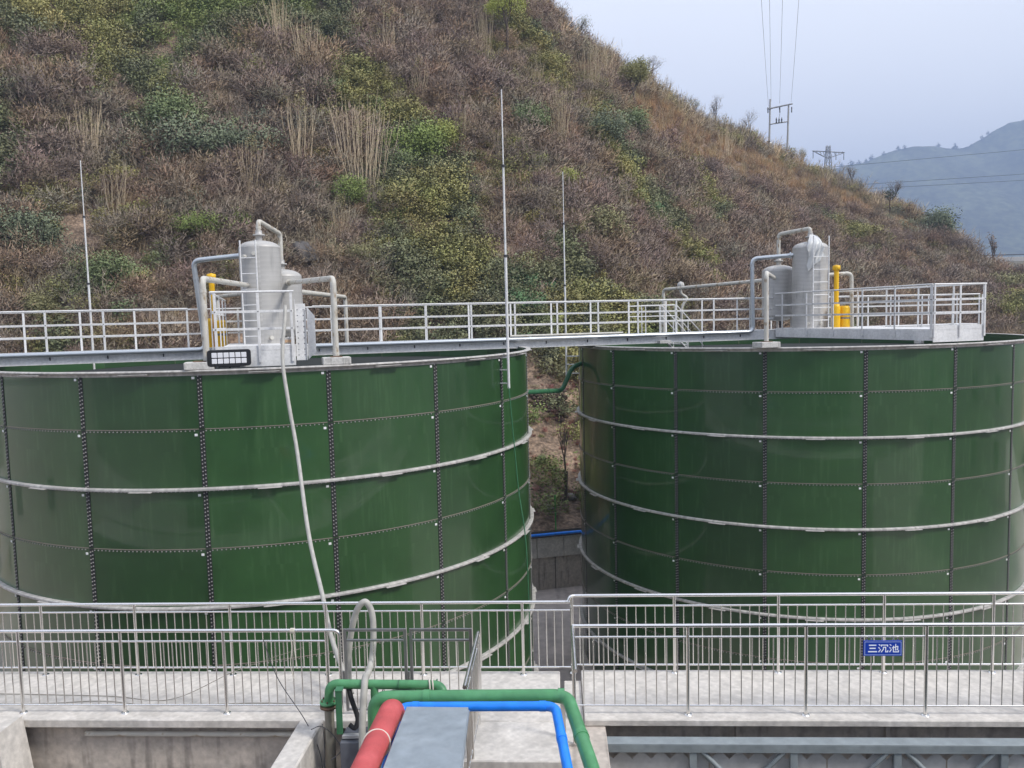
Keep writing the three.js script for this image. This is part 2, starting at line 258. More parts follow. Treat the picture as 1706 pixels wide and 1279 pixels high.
function arcPlate(r0, r1, a0, a1, y0, y1, seg = 10) {   // curved plate; angle measured from +z towards +x
  const pos = [], nor = [], uv = [];
  const P = (r, a, y) => [r * Math.sin(a), y, r * Math.cos(a)];
  const q = (ps, ns, us) => { for (const i of [0, 1, 2, 0, 2, 3]) { pos.push(...ps[i]); nor.push(...ns[i]); uv.push(...us[i]); } };
  for (let k = 0; k < seg; k++) {
    const a = a0 + (a1 - a0) * k / seg, b = a0 + (a1 - a0) * (k + 1) / seg, na = [Math.sin(a), 0, Math.cos(a)], nb = [Math.sin(b), 0, Math.cos(b)], mi = n => n.map(x => -x);
    q([P(r1, a, y0), P(r1, b, y0), P(r1, b, y1), P(r1, a, y1)], [na, nb, nb, na], [[a * r1, y0], [b * r1, y0], [b * r1, y1], [a * r1, y1]]);
    q([P(r0, b, y0), P(r0, a, y0), P(r0, a, y1), P(r0, b, y1)], [mi(nb), mi(na), mi(na), mi(nb)], [[b, y0], [a, y0], [a, y1], [b, y1]]);
    q([P(r1, a, y1), P(r1, b, y1), P(r0, b, y1), P(r0, a, y1)], Array(4).fill([0, 1, 0]), [[a * r1, r1], [b * r1, r1], [b * r1, r0], [a * r1, r0]]);
    q([P(r0, a, y0), P(r0, b, y0), P(r1, b, y0), P(r1, a, y0)], Array(4).fill([0, -1, 0]), [[a * r1, r0], [b * r1, r0], [b * r1, r1], [a * r1, r1]]);
  }
  for (const [a, s] of [[a0, -1], [a1, 1]]) { const n = [s * Math.cos(a), 0, -s * Math.sin(a)]; const ps = [P(r0, a, y0), P(r1, a, y0), P(r1, a, y1), P(r0, a, y1)]; q(s < 0 ? ps : ps.slice().reverse(), Array(4).fill(n), [[0, y0], [0.01, y0], [0.01, y1], [0, y1]]); }
  const g = new THREE.BufferGeometry(); g.setAttribute('position', new THREE.Float32BufferAttribute(pos, 3)); g.setAttribute('normal', new THREE.Float32BufferAttribute(nor, 3)); g.setAttribute('uv', new THREE.Float32BufferAttribute(uv, 2)); return g;
}
function buildTank(label, cx, cz, rim, phase) {
  const g = thing('storage_tank', label, 'tank', 'W', [cx, GY, cz], 'green panel tanks below the hillside');
  const face = Math.atan2(-cx, -cz);          // angle that faces the camera
  const top = rim, J = [top]; for (let k = 1; k <= NR; k++) J.push(top - 1.155 - (k - 1) * 1.2);
  const bot = J[NR];
  const at = (geo) => geo.translate(cx, 0, cz);
  const near = a => Math.cos(a - face) > -0.25;
  // footing
  part(g, 'footing', lathe([[RT + 0.35, GY], [RT + 0.35, bot - 0.06], [RT + 0.30, bot - 0.02], [RT - 0.5, bot - 0.02]], cx, 0.004, cz, 72), M.concrete_wall);
  // curved sheets, one mesh each
  for (let k = 0; k < NR; k++) for (let s = 0; s < NT; s++) {
    const a = phase + s * DTH + 1e-4, lift = ((s + k) % 2) * 0.0016;
    part(g, 'panel', at(arcPlate(RT - 0.006 + lift, RT + lift, a + 0.0008, a + DTH - 0.0008, J[k + 1] + 0.002, J[k] - 0.002, 10)), M['enamel' + ((s * 5 + k * 3) % 3)]);
  }
  // vertical laps: dark sealant strip with two rows of capped bolts
  for (let s = 0; s < NT; s++) {
    const a = phase + s * DTH; if (!near(a)) continue;
    const w = 0.050 / RT;
    for (let k = 0; k < NR; k++) {
      const strip = part(g, 'lap_strip', at(arcPlate(RT - 0.002, RT + 0.008, a - w, a + w, J[k + 1] + 0.012, J[k] - 0.012, 2)), M.sealant);
      const list = []; for (let r = 0; r < 15; r++) for (const o of [-0.025, 0.025]) { const aa = a + o / RT, n = V(Math.sin(aa), 0, Math.cos(aa)); list.push({ p: V(cx, J[k + 1] + 0.05 + r * 0.0765 + (o > 0 ? 0.02 : 0), cz).addScaledVector(n, RT + 0.008), n, s: 0.0150 }); }
      const b = part(g, 'bolts', boltField(list), M.bolt, strip); b.userData.kind = 'stuff';
    }
  }
  // level laps
  for (let k = 1; k < NR; k++) for (let s = 0; s < NT; s++) {
    const a = phase + s * DTH; if (!near(a) && !near(a + DTH)) continue;
    const bead = part(g, 'lap_bead', at(arcPlate(RT - 0.002, RT + 0.014, a + 0.009, a + DTH - 0.009, J[k] - 0.006, J[k] + 0.009, 8)), M.tan_bead);
    const list = []; for (let r = 0; r < 27; r++) { const aa = a + DTH * (r + 0.9) / 28.6, n = V(Math.sin(aa), 0, Math.cos(aa)); list.push({ p: V(cx, J[k] - 0.034, cz).addScaledVector(n, RT + 0.002), n, s: 0.0150 }); }
    const b = part(g, 'bolts', boltField(list), M.bolt, bead); b.userData.kind = 'stuff';
  }
  // stiffening rings of angle steel with splice plates under the middle of each sheet
  const ang = (y, o) => lathe([[RT + 0.004, y - 0.007], [RT + o, y - 0.007], [RT + o, y - 0.05], [RT + o + 0.008, y - 0.05], [RT + o + 0.011, y - 0.02], [RT + o + 0.008, y + 0.004], [RT + o - 0.01, y + 0.007], [RT + 0.004, y + 0.007]], cx, 0, cz, 144);
  for (const k of [2, 4, 6, 8]) {
    const ring = part(g, 'stiffener_ring', ang(J[k] + 0.032, 0.085), M.rim_steel);
    for (let s = 0; s < NT; s++) { const a = phase + (s + 0.5) * DTH; if (near(a)) part(g, 'splice_plate', at(arcPlate(RT + 0.03, RT + 0.155, a - 0.032, a + 0.032, J[k] - 0.024, J[k] - 0.014, 3)), M.rim_steel, ring); }
  }
  const rimRing = part(g, 'rim', merge([lathe([[RT - 0.008, top - 0.10], [RT + 0.012, top - 0.10], [RT + 0.012, top - 0.03], [RT + 0.10, top - 0.03], [RT + 0.115, top - 0.015], [RT + 0.10, top + 0.012], [RT - 0.008, top + 0.012], [RT - 0.02, top]], cx, 0, cz, 144)]), M.rim_steel);
  for (let s = 0; s < NT; s++) { const a = phase + (s + 0.5) * DTH; if (near(a)) part(g, 'splice_plate', at(arcPlate(RT + 0.015, RT + 0.16, a - 0.04, a + 0.04, top - 0.062, top - 0.048, 3)), M.rim_steel, rimRing); }
  // white inspection tags at the lap crossings
  const tag = box(-0.028, 0.028, -0.024, 0.024, -0.006, 0.006, 0.003);
  for (let k = 0; k < NR; k++) for (let s = 0; s < NT; s++) {
    const a = phase + s * DTH - 0.118 / RT; if (!near(a)) continue;
    const m = shared(g, 'tag', tag, M.white_tag, [cx + (RT + 0.008) * Math.sin(a), J[k] - 0.115 - (k ? 0 : 0.03), cz + (RT + 0.008) * Math.cos(a)]); m.rotation.y = a;
  }
  part(g, 'shade_disc', new THREE.CircleGeometry(RT - 0.02, 60).rotateX(-Math.PI / 2).translate(cx, top - 0.42, cz), std('inside_shade', { color: col(0.010, 0.013, 0.011), roughness: 0.95 }));  // added near-black disc, its colour stands in for the shade below the rim
  return g;
}
const RIM_L = H - 0.8645, RIM_R = H - 0.9315;
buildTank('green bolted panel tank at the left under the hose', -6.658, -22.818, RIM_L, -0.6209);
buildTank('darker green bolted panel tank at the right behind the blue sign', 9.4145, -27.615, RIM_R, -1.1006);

// ------------------------------------------------------------------ bridge over the tanks (frame B)
const DK = 9.0, RL = 10.07;
const postG = box(-0.026, 0.026, 0, 1, -0.012, 0.012, 0.004);
function steelRailing(label, pts, posts, y0, y1, low, group) {   // pts: [[u,v],[u,v]] straight run; posts: distances along it
  const [a, b] = pts, du = b[0] - a[0], dv = b[1] - a[1], L = Math.hypot(du, dv), yaw = Math.atan2(-dv, du), at = (t, y) => [a[0] + du * t / L, y, a[1] + dv * t / L];
  const g = thing('steel_railing', label, 'railing', 'B', [a[0], low, a[1]], group);
  const bar = (y, h, w) => { const m = shared(g, 'flat_bar', box(0, L, -h / 2, h / 2, -w / 2, w / 2, 0.003), M.galvanised, at(0, y)); m.rotation.y = yaw; return m; };
  part(g, 'top_rail', tube([at(-0.02, y1), at(L + 0.02, y1)], 0.022, { seg: 10 }), M.galvanised);
  bar(y0 + (y1 - y0) * 0.66, 0.05, 0.008); bar(y0 + (y1 - y0) * 0.36, 0.05, 0.008);
  for (const t of posts) {
    const m = shared(g, 'post', postG, M.galvanised, at(t, low)); m.scale.y = y1 - low - 0.01; m.rotation.y = yaw;
    for (const f of [0.66, 0.36]) { const bt = shared(g, 'bolt', box(-0.01, 0.01, -0.01, 0.01, -0.02, 0.02, 0.002), M.wire, at(t, y0 + (y1 - y0) * f)); bt.rotation.y = yaw; }
  }
  return g;
}
const every = (a, b, d) => { const o = []; for (let t = a; t <= b + 1e-6; t += d) o.push(t); return o; };
{
  const g = thing('footbridge', 'long grey steel footbridge spanning both green tanks', 'footbridge', 'B', [3, 8.76, -0.5]);
  part(g, 'deck', merge([box(-10, 24.95, DK - 0.03, DK, -1.04, -0.02, 0.004)]), M.galvanised);
  const chan = (v, s) => merge([box(-10, 24.95, 8.70, DK - 0.034, v - 0.005, v + 0.005, 0.002), box(-10, 24.95, 8.69, 8.70, v + (s > 0 ? 0 : -0.07), v + (s > 0 ? 0.07 : 0), 0.002)]);
  const b0 = part(g, 'beam', chan(0.0, 1), M.galvanised); part(g, 'beam', chan(-1.06, -1), M.galvanised);
  for (let u = -9.6; u < 16; u += 1.36) if (u < -2.2 || u > 1.2) part(g, 'bracket', box(u - 0.014, u + 0.014, 8.80, 8.90, 0.005, 0.045, 0.004), M.wire, b0);
  for (let u = -9; u < 25; u += 2.2) part(g, 'cross_member', box(u - 0.03, u + 0.03, 8.80, DK - 0.034, -1.05, -0.008, 0.004), M.galvanised);
  // platforms on each tank
  const plat = (u0, u1, v1, top, lab) => {
    const p = part(g, 'platform', box(u0, u1, top - 0.035, top, 0.08, v1, 0.004), M.galvanised);
    part(g, 'side_beam', box(u0 - 0.012, u0 - 0.002, top - 0.30, top - 0.03, 0.08, v1, 0.003), M.galvanised, p);
    part(g, 'side_beam', box(u1 + 0.002, u1 + 0.012, top - 0.30, top - 0.03, 0.08, v1, 0.003), M.galvanised, p);
    part(g, 'toe_plate', box(u0 - 0.01, u1 + 0.01, top - 0.02, top + 0.08, v1 + 0.003, v1 + 0.012, 0.003), M.galvanised, p);
    part(g, 'front_beam', box(u0 - 0.01, u1 + 0.01, top - 0.34, top - 0.025, v1 + 0.002, v1 + 0.014, 0.003), M.galvanised, p);
    return p;
  };
  plat(-1.1, 0.42, 6.52, 9.10); plat(16.2, 17.82, 6.78, 9.06);
  // bearing blocks between rim and beams
  for (const [u, v, w, b] of [[-6.9, -0.06, 0.4, RIM_L], [11.1, -0.1, 0.55, RIM_R], [12.0, 0.2, 0.4, RIM_R]]) part(g, 'bearing_plate', box(u - w / 2, u + w / 2, b + 0.013, 8.775, v - 0.1, v + 0.1, 0.006), M.block);
  part(g, 'bearing_plate', box(16.05, 16.19, RIM_R + 0.013, 8.76, 6.3, 6.5, 0.006), M.block);
}
steelRailing('near side railing of the footbridge over the far left of the left tank', [[-10, 0.03], [-2.15, 0.03]], every(0.35, 7.7, 1.36), DK, RL, 8.84, 'footbridge railings');
steelRailing('grey steel railing along the near side of the footbridge between the two vessel platforms', [[1.15, 0.03], [16.15, 0.03]], every(0.5, 14.9, 1.36), DK, RL, 8.84, 'footbridge railings');
steelRailing('grey steel railing along the far side of the footbridge', [[-10, -1.03], [24.85, -1.03]], every(0.95, 34.8, 1.36), DK, RL, 8.84, 'footbridge railings');
steelRailing('grey steel railing on the near side of the footbridge, right of the yellow arrester', [[17.9, 0.03], [24.85, 0.03]], every(0.3, 7.2, 1.36), DK, RL, 8.84, 'footbridge railings');
steelRailing('grey railing closing the right end of the footbridge', [[24.89, -1.0], [24.89, 0.0]], [0, 1], DK, RL, 8.84, 'footbridge railings');
steelRailing('rising grey railing on the left edge of the right tank platform, before the vessel', [[16.17, 0.08], [16.17, 6.76]], every(0.4, 6.7, 1.25).concat([6.68]), 9.06, 10.2, 8.84, 'platform railings');
steelRailing('grey railing on the right edge of the right tank platform', [[17.85, 0.08], [17.85, 6.76]], every(0.7, 6.7, 1.25).concat([6.68]), 9.06, 10.2, 8.84, 'platform railings');
steelRailing('short grey railing across the near end of the right tank platform', [[16.2, 6.82], [17.84, 6.82]], [0, 0.82, 1.62], 9.06, 10.2, 8.84, 'platform railings');
steelRailing('grey railing across the near end of the left tank platform, above the floodlight', [[-1.12, 6.56], [0.42, 6.56]], [0.05, 0.86, 1.5], 9.1, 10.25, 8.84, 'platform railings');
steelRailing('grey railing on the left edge of the left tank platform, behind the floodlight', [[-1.14, 0.6], [-1.14, 6.5]], every(0.1, 5.9, 1.45), 9.1, 10.25, 8.84, 'platform railings');
{ // small stair at the back of the right tank
  const g = thing('access_stair', 'small white steel stair with handrails behind the footbridge on the right tank', 'stair', 'B', [13.6, 8.7, -2.4]);
  part(g, 'landing', box(12.2, 13.6, 8.84, 8.88, -2.9, -1.9, 0.004), M.galvanised);
  for (let i = 0; i < 5; i++) part(g, 'step', box(13.62 + i * 0.2, 13.80 + i * 0.2, 8.72 - i * 0.2, 8.75 - i * 0.2, -2.9, -1.9, 0.004), M.galvanised);
  for (const v of [-2.94, -1.86]) {
    part(g, 'handrail', tube([[12.2, 9.92, v], [13.55, 9.92, v], [14.6, 8.85, v]], 0.02, { fil: 0.1, seg: 8 }), M.galvanised);
    part(g, 'handrail', tube([[12.2, 9.55, v], [13.55, 9.55, v], [14.6, 8.48, v]], 0.015, { fil: 0.1, seg: 8 }), M.galvanised);
    part(g, 'stringer', tube([[13.58, 8.74, v * 0.998], [14.7, 7.65, v * 0.998]], 0.04, { seg: 4 }), M.galvanised);
    for (const [u, t] of [[12.22, 9.92], [12.9, 9.92], [13.5, 9.92], [14.0, 9.4], [14.55, 8.85]]) part(g, 'post', rod([u, t - 1.06, v], [u, t, v], 0.018, 8), M.galvanised);
  }
}
{ const g = thing('vent_spout', 'small bent white vent spout behind the footbridge, left of the right tank stair', 'vent', 'W', [7.1, 8.6, -33.4]);
  part(g, 'stem', tube(smooth([[7.1, 8.6, -33.4], [7.1, 9.9, -33.4], [7.28, 10.25, -33.4], [7.05, 10.45, -33.35], [7.0, 10.75, -33.3]], 24), 0.055, { seg: 10 }), M.offwhite_pipe); part(g, 'hood', lathe([[0.001, 0.26], [0.12, 0.2], [0.17, 0.0], [0.001, 0.02]], 7.02, 10.68, -33.3, 14), M.block); }
// ---- vessels and pipes on the platforms
function dome(r, h, n = 8) { const o = []; for (let i = 0; i <= n; i++) { const a = i / n * Math.PI / 2; o.push([r * Math.cos(a), h * Math.sin(a)]); } return o; }
function vessel(label, u, v, r, y0, ys, opts) {
  const g = thing('gas_vessel', label, 'vessel', 'B', [u, DK, v], 'upright grey gas vessels');
  const shell = part(g, 'shell', lathe([[r, y0], [r, ys]], u, 0, v, 48), M.vessel);
  part(g, 'weld_seam', lathe([[r - 0.002, ys - 0.012], [r + 0.005, ys], [r - 0.002, ys + 0.012]], u, 0, v, 48), M.vessel, shell);
  part(g, 'weld_seam', lathe([[r - 0.002, (y0 + ys) / 2 - 0.01], [r + 0.004, (y0 + ys) / 2], [r - 0.002, (y0 + ys) / 2 + 0.01]], u, 0, v, 48), M.vessel, shell);
  part(g, 'top_head', lathe(dome(r, opts.dome), u, ys, v, 48), M.vessel);
  if (opts.legs) {
    part(g, 'bottom_head', lathe(dome(r, opts.dome).map(([a, b]) => [a, -b]).reverse(), u, y0, v, 48), M.vessel);
    for (let k = 0; k < 3; k++) { const a = k * 2.094 + 0.5; part(g, 'leg', tube([[u + Math.sin(a) * r * 0.85, DK, v + Math.cos(a) * r * 0.85], [u + Math.sin(a) * r * 0.85, y0 + 0.1, v + Math.cos(a) * r * 0.85]], 0.035, { seg: 10 }), M.vessel); }
    part(g, 'drain_valve', merge([rod([u, DK + 0.04, v + 0.1], [u, y0 - opts.dome + 0.05, v + 0.1], 0.03), rod([u - 0.07, DK + 0.17, v + 0.14], [u + 0.07, DK + 0.17, v + 0.14], 0.015)]), M.wire);
  } else part(g, 'base_ring', lathe([[r + 0.05, DK], [r + 0.05, DK + 0.03], [r + 0.002, DK + 0.03]], u, 0, v, 48), M.vessel);
  const top = ys + opts.dome;
  part(g, 'nozzle', lathe([[0.085, top - 0.04], [0.085, top + 0.12], [0.15, top + 0.12], [0.15, top + 0.16], [0.085, top + 0.16], [0.085, top + 0.26]], u, 0, v, 20), M.vessel);
  for (const [a, y] of opts.lugs ?? []) part(g, 'lug', tube([[u + Math.sin(a) * (r - 0.01), y, v + Math.cos(a) * (r - 0.01)], [u + Math.sin(a) * (r + 0.09), y, v + Math.cos(a) * (r + 0.09)]], 0.05, { seg: 14 }), M.offwhite_pipe);
  if (opts.ladder) {
    const [a, w, tall] = opts.ladder, d = r + 0.16, c = [u + Math.sin(a) * d, v + Math.cos(a) * d], e = [Math.cos(a), -Math.sin(a)];
    const lad = part(g, 'ladder', rod([c[0] - e[0] * w, DK - 0.02, c[1] - e[1] * w], [c[0] - e[0] * w, tall, c[1] - e[1] * w], 0.02), M.galvanised);
    part(g, 'stile', rod([c[0] + e[0] * w, DK - 0.02, c[1] + e[1] * w], [c[0] + e[0] * w, tall, c[1] + e[1] * w], 0.02), M.galvanised, lad);
    for (let y = DK + 0.3; y < tall - 0.3; y += 0.4) part(g, 'rung', rod([c[0] - e[0] * w, y, c[1] - e[1] * w], [c[0] + e[0] * w, y, c[1] + e[1] * w], 0.014, 6), M.galvanised, lad);
  }
  return g;
}
vessel('tall grey cylindrical gas vessel with a front ladder on the left tank', -0.2, 1.0, 0.53, DK + 0.002, 11.6, { dome: 0.2, lugs: [[-0.25, 11.42], [0.35, 9.25], [-0.75, 11.35]], ladder: [-0.42, 0.21, 11.75] });
vessel('lower grey domed gas vessel half hidden behind the tall one on the left tank', 0.36, -0.1, 0.53, 9.45, 10.9, { dome: 0.22, legs: true });
vessel('tall grey cylindrical gas vessel with sheeting on its dome on the right tank', 16.85, 1.0, 0.55, DK + 0.002, 11.62, { dome: 0.22, lugs: [[-0.75, 9.2], [-0.05, 9.2]], ladder: [-0.17, 0.26, 11.95] });
vessel('short grey domed gas vessel on legs on the right tank', 16.55, -0.27, 0.54, 9.5, 10.95, { dome: 0.22, legs: true });
function pipe(name, label, F, pts, r, mat, { fil = 0.14, flanges = [], group = 'pipes on the tank tops', collars = [] } = {}) {
  const g = thing(name, label, 'pipe', F, pts[0], group);
  part(g, 'pipe_run', tube(pts, r, { fil, seg: 16, steps: 8 }), mat);
  for (const [i, t] of flanges) { const a = V(...pts[i]), b = V(...pts[i + 1]), d = b.clone().sub(a), L = d.length(); d.normalize(); const p = a.clone().addScaledVector(d, t * L); part(g, 'flange', tube([p.clone().addScaledVector(d, -0.02), p.clone().addScaledVector(d, 0.02)], r * 1.55, { seg: 18 }), mat); }
  for (const [i, t] of collars) { const a = V(...pts[i]), b = V(...pts[i + 1]), d = b.clone().sub(a), L = d.length(); d.normalize(); const p = a.clone().addScaledVector(d, t * L); part(g, 'collar', tube([p.clone().addScaledVector(d, -0.035), p.clone().addScaledVector(d, 0.035)], r * 1.1, { seg: 18 }), mat); }
  return g;
}
// gas main on the near side of the bridge
pipe('gas_pipe', 'shiny galvanised gas pipe along the footbridge, rising beside the left vessel', 'B', [[-10, 8.955, 0.12], [-1.72, 8.955, 0.12], [-1.9, 11.33, 0.3], [-0.6, 11.42, 0.95]], 0.07, M.zinc_pipe, { fil: 0.2, collars: [[1, 0.8]] });
pipe('gas_pipe', 'shiny galvanised gas pipe along the footbridge, rising beside the right vessel', 'B', [[1.15, 8.955, 0.12], [15.3, 8.955, 0.12], [15.22, 11.35, 0.18], [16.4, 11.42, 0.82]], 0.07, M.zinc_pipe, { fil: 0.2, flanges: [[2, 0.9]], collars: [[0, 0.08], [0, 0.45], [0, 0.8]] });
pipe('white_pipe', 'thin white pipe lying on top of the footbridge gas pipe', 'B', [[6.9, 9.06, 0.12], [10.6, 9.06, 0.12]], 0.035, M.offwhite_pipe);
pipe('top_pipe', 'off-white elbow pipe over the dome of the tall left vessel', 'B', [[-0.2, 12.06, 1.0], [-0.2, 12.32, 1.0], [0.36, 12.1, -0.1], [0.36, 11.35, -0.1]], 0.062, M.offwhite_pipe, { fil: 0.13, collars: [[0, 0.3]] });
pipe('top_pipe', 'off-white elbow pipe over the dome of the tall right vessel', 'B', [[16.85, 12.08, 1.0], [16.85, 12.26, 1.0], [16.55, 12.2, -0.27], [16.55, 11.4, -0.27]], 0.062, M.offwhite_pipe, { fil: 0.13, collars: [[0, 0.3], [2, 0.3]] });
// downpipes standing on blocks at the rims
const blk = (label, u, v, b) => { const g = thing('pipe_block', label, 'block', 'B', [u, b, v], 'blocks under the downpipes'); part(g, 'block', box(u - 0.28, u + 0.28, b + 0.014, b + 0.16, v - 0.22, v + 0.22, 0.012), M.block); part(g, 'anchor_plate', box(u - 0.12, u + 0.12, b + 0.162, b + 0.18, v - 0.12, v + 0.12, 0.004), M.rusty); return g; };
pipe('downpipe', 'off-white downpipe right of the left vessels, standing on a block at the near rim', 'B', [[1.23, RIM_L + 0.18, 6.56], [1.23, 10.5, 6.56], [0.5, 10.72, 0.42]], 0.062, M.offwhite_pipe, { fil: 0.16, flanges: [[1, 0.96]], collars: [[0, 0.03]] });
blk('pale block on the left tank rim under the downpipe right of the vessels', 1.23, 6.56, RIM_L);
pipe('downpipe', 'stained off-white downpipe left of the left vessel, beside the yellow arrester', 'B', [[-1.27, RIM_L + 0.18, 6.5], [-1.27, 10.52, 6.5], [-0.55, 10.62, 1.4]], 0.062, M.offwhite_pipe, { fil: 0.16, collars: [[0, 0.85]] });
blk('pale block on the near rim of the left tank, left of the floodlight', -1.40, 6.5, RIM_L);
pipe('downpipe', 'off-white downpipe behind the tall left vessel, seen through the platform railing', 'B', [[-1.75, 8.6, -6.6], [-1.75, 10.6, -6.6], [0.1, 10.55, -0.5]], 0.062, M.offwhite_pipe, { fil: 0.16 });
pipe('downpipe', 'pale pipe running back right from the lower left vessel', 'B', [[2.6, 8.6, -5.9], [2.6, 10.5, -5.9], [0.8, 10.5, -0.3]], 0.07, M.offwhite_pipe, { fil: 0.16 });
pipe('downpipe', 'off-white downpipe before the short right vessel, on a block at the rim', 'B', [[12.25, RIM_R + 0.18, 5.35], [12.25, 10.6, 5.35], [16.1, 10.72, 0.15]], 0.06, M.offwhite_pipe, { fil: 0.16, collars: [[0, 0.3]] });
blk('pale block on the near rim of the right tank, under its downpipe', 12.25, 5.35, RIM_R);
pipe('downpipe', 'off-white pipe running back left from the short right vessel', 'B', [[15.2, 8.7, -6.0], [15.2, 10.6, -6.0], [16.45, 10.7, -0.7]], 0.062, M.offwhite_pipe, { fil: 0.18 });
pipe('downpipe', 'off-white hooked pipe right of the yellow arrester on the right tank', 'B', [[17.35, 10.75, 1.1], [18.25, 10.8, 1.25], [18.25, 8.95, 1.3]], 0.062, M.offwhite_pipe, { fil: 0.18, collars: [[0, 0.8]] });
// yellow arresters
const arrester = (label, u, v, s) => {
  const g = thing('flame_arrester', label, 'arrester', 'B', [u, DK, v], 'yellow flame arresters');
  part(g, 'canister', lathe([[0.001, DK], [0.16, DK], [0.16, DK + 0.66], [0.12, DK + 0.74], [0.001, DK + 0.74]], u + s * 0.2, 0, v, 22), M.yellow);
  part(g, 'canister', lathe([[0.001, DK], [0.13, DK], [0.13, DK + 0.70], [0.09, DK + 0.80], [0.001, DK + 0.80]], u - s * 0.13, 0, v, 22), M.yellow);
  part(g, 'vent_pipe', rod([u - s * 0.0, DK + 0.4, v - 0.16], [u, DK + 1.9, v - 0.16], 0.075, 16), M.yellow);
  part(g, 'cap', lathe([[0.001, DK + 1.88], [0.12, DK + 1.88], [0.12, DK + 2.02], [0.001, DK + 2.05]], u, 0, v - 0.16, 18), M.yellow);
  part(g, 'band', lathe([[0.165, DK + 0.32], [0.168, DK + 0.35], [0.165, DK + 0.38]], u + s * 0.2, 0, v, 22), M.tan_bead);
};
arrester('yellow flame arrester with vent pipe left of the tall left vessel', -1.52, -0.35, 1);
arrester('yellow flame arrester with vent pipe right of the tall right vessel', 17.42, 1.72, 1);
{ // plastic sheeting on the right vessel's dome
  const pos = [], idx = [], uv = [], n = 14, m = 8;
  for (let i = 0; i <= n; i++) for (let j = 0; j <= m; j++) { const t = i / n, a = -0.75 + 0.85 * j / m + 0.25 * (fbm(i * 0.5, j * 0.7, 401, 3) - 0.5); let r, y; if (t < 0.4) { r = 0.12 + (0.5) * t / 0.4; y = 12.05 - 0.35 * (t / 0.4) ** 1.5; } else { r = 0.60 + 0.05 * (fbm(i * 0.7, j * 0.9, 405, 2) - 0.5); y = 11.7 - (t - 0.4) / 0.6 * (0.35 + 0.5 * (1 - j / m)); } r += 0.03 * Math.sin(j * 2.3 + i); pos.push(16.85 + r * Math.sin(a), y, 1.0 + r * Math.cos(a)); uv.push(j / m, t); }
  for (let i = 0; i < n; i++) for (let j = 0; j < m; j++) { const a = i * (m + 1) + j, b = a + m + 1; idx.push(a, b, a + 1, b, b + 1, a + 1); }
  const q = new THREE.BufferGeometry(); q.setAttribute('position', new THREE.Float32BufferAttribute(pos, 3)); q.setAttribute('uv', new THREE.Float32BufferAttribute(uv, 2)); q.setIndex(idx); q.computeVertexNormals();
  const mt = std('plastic_sheet', { color: col(0.62, 0.62, 0.60), roughness: 0.35, side: THREE.DoubleSide });
  solo('plastic_sheet', 'crumpled pale plastic sheet hanging from the dome of the tall right vessel', 'sheet', 'B', [16.85, 11.5, 1.5], q, mt);
}
{ // floodlight on the left platform
  const u0 = -1.24, v = 6.72, y = 8.96, w = 0.8, h = 0.31;
  const g = thing('floodlight', 'black floodlight with two rows of six white lenses on the left tank platform', 'floodlight', 'B', [u0 + w / 2, y - h / 2, v]);
  const c = 0.06, hw = w / 2, hh = h / 2, sh = new THREE.Shape();
  sh.moveTo(-hw + c, -hh); sh.lineTo(hw - c, -hh); sh.quadraticCurveTo(hw, -hh, hw, -hh + c); sh.lineTo(hw, hh - c); sh.quadraticCurveTo(hw, hh, hw - c, hh); sh.lineTo(-hw + c, hh); sh.quadraticCurveTo(-hw, hh, -hw, hh - c); sh.lineTo(-hw, -hh + c); sh.quadraticCurveTo(-hw, -hh, -hw + c, -hh);
  const body = new THREE.ExtrudeGeometry(sh, { depth: 0.07, bevelEnabled: true, bevelSize: 0.008, bevelThickness: 0.008, bevelSegments: 2 });
  part(g, 'housing', (body.index ? body.toNonIndexed() : body).translate(u0 + hw, y, v - 0.07), M.black_housing);
  const lw = 0.096, lh = 0.098;
  for (let i = 0; i < 6; i++) for (let j = 0; j < 2; j++) { const x = u0 + 0.07 + (i + 0.5) * 0.11, yy = y + (j ? 0.058 : -0.058); part(g, 'lens', box(x - lw / 2, x + lw / 2, yy - lh / 2, yy + lh / 2, v - 0.005, v + 0.016, 0.012), M.lens); }
  part(g, 'bracket', merge([box(u0 + 0.2, u0 + 0.6, y - 0.185, y - 0.165, v - 0.08, v + 0.0, 0.004), box(u0 + 0.38, u0 + 0.42, y - 0.2, y + 0.05, v - 0.14, v - 0.085, 0.004)]), M.black_housing);
}
{ // bolted cable trays at the right of the left platform
  const g = thing('cable_tray', 'upright perforated steel cable tray at the right end of the left platform', 'cable tray', 'B', [0.6, 8.8, 6.4]);
  part(g, 'tray', box(0.46, 0.66, 8.85, 10.0, 6.40, 6.42, 0.003), M.galvanised);
  part(g, 'edge', box(0.452, 0.46, 8.85, 10.1, 6.36, 6.46, 0.002), M.galvanised); part(g, 'edge', box(0.66, 0.668, 8.85, 9.9, 6.36, 6.46, 0.002), M.galvanised);
  for (let i = 0; i < 9; i++) for (const u of [0.50, 0.62]) part(g, 'bolt', box(u - 0.009, u + 0.009, 8.95 + i * 0.115, 8.968 + i * 0.115, 6.415, 6.428, 0.002), M.wire);
  part(g, 'bent_bracket', extrude([[0.7, 8.85], [0.86, 9.0], [0.86, 9.75], [0.70, 9.95]], 0.012).translate(0, 0, 6.1), M.galvanised);
}
{ const g = thing('junction_box', 'small white box with a rusty label at the right front of the left platform', 'box', 'B', [0.3, 9.19, 6.4]);
  part(g, 'body', box(0.14, 0.40, 9.19, 9.32, 6.2, 6.5, 0.008), M.block); part(g, 'label_plate', box(0.17, 0.36, 9.22, 9.28, 6.501, 6.506, 0.002), M.cardboard); }
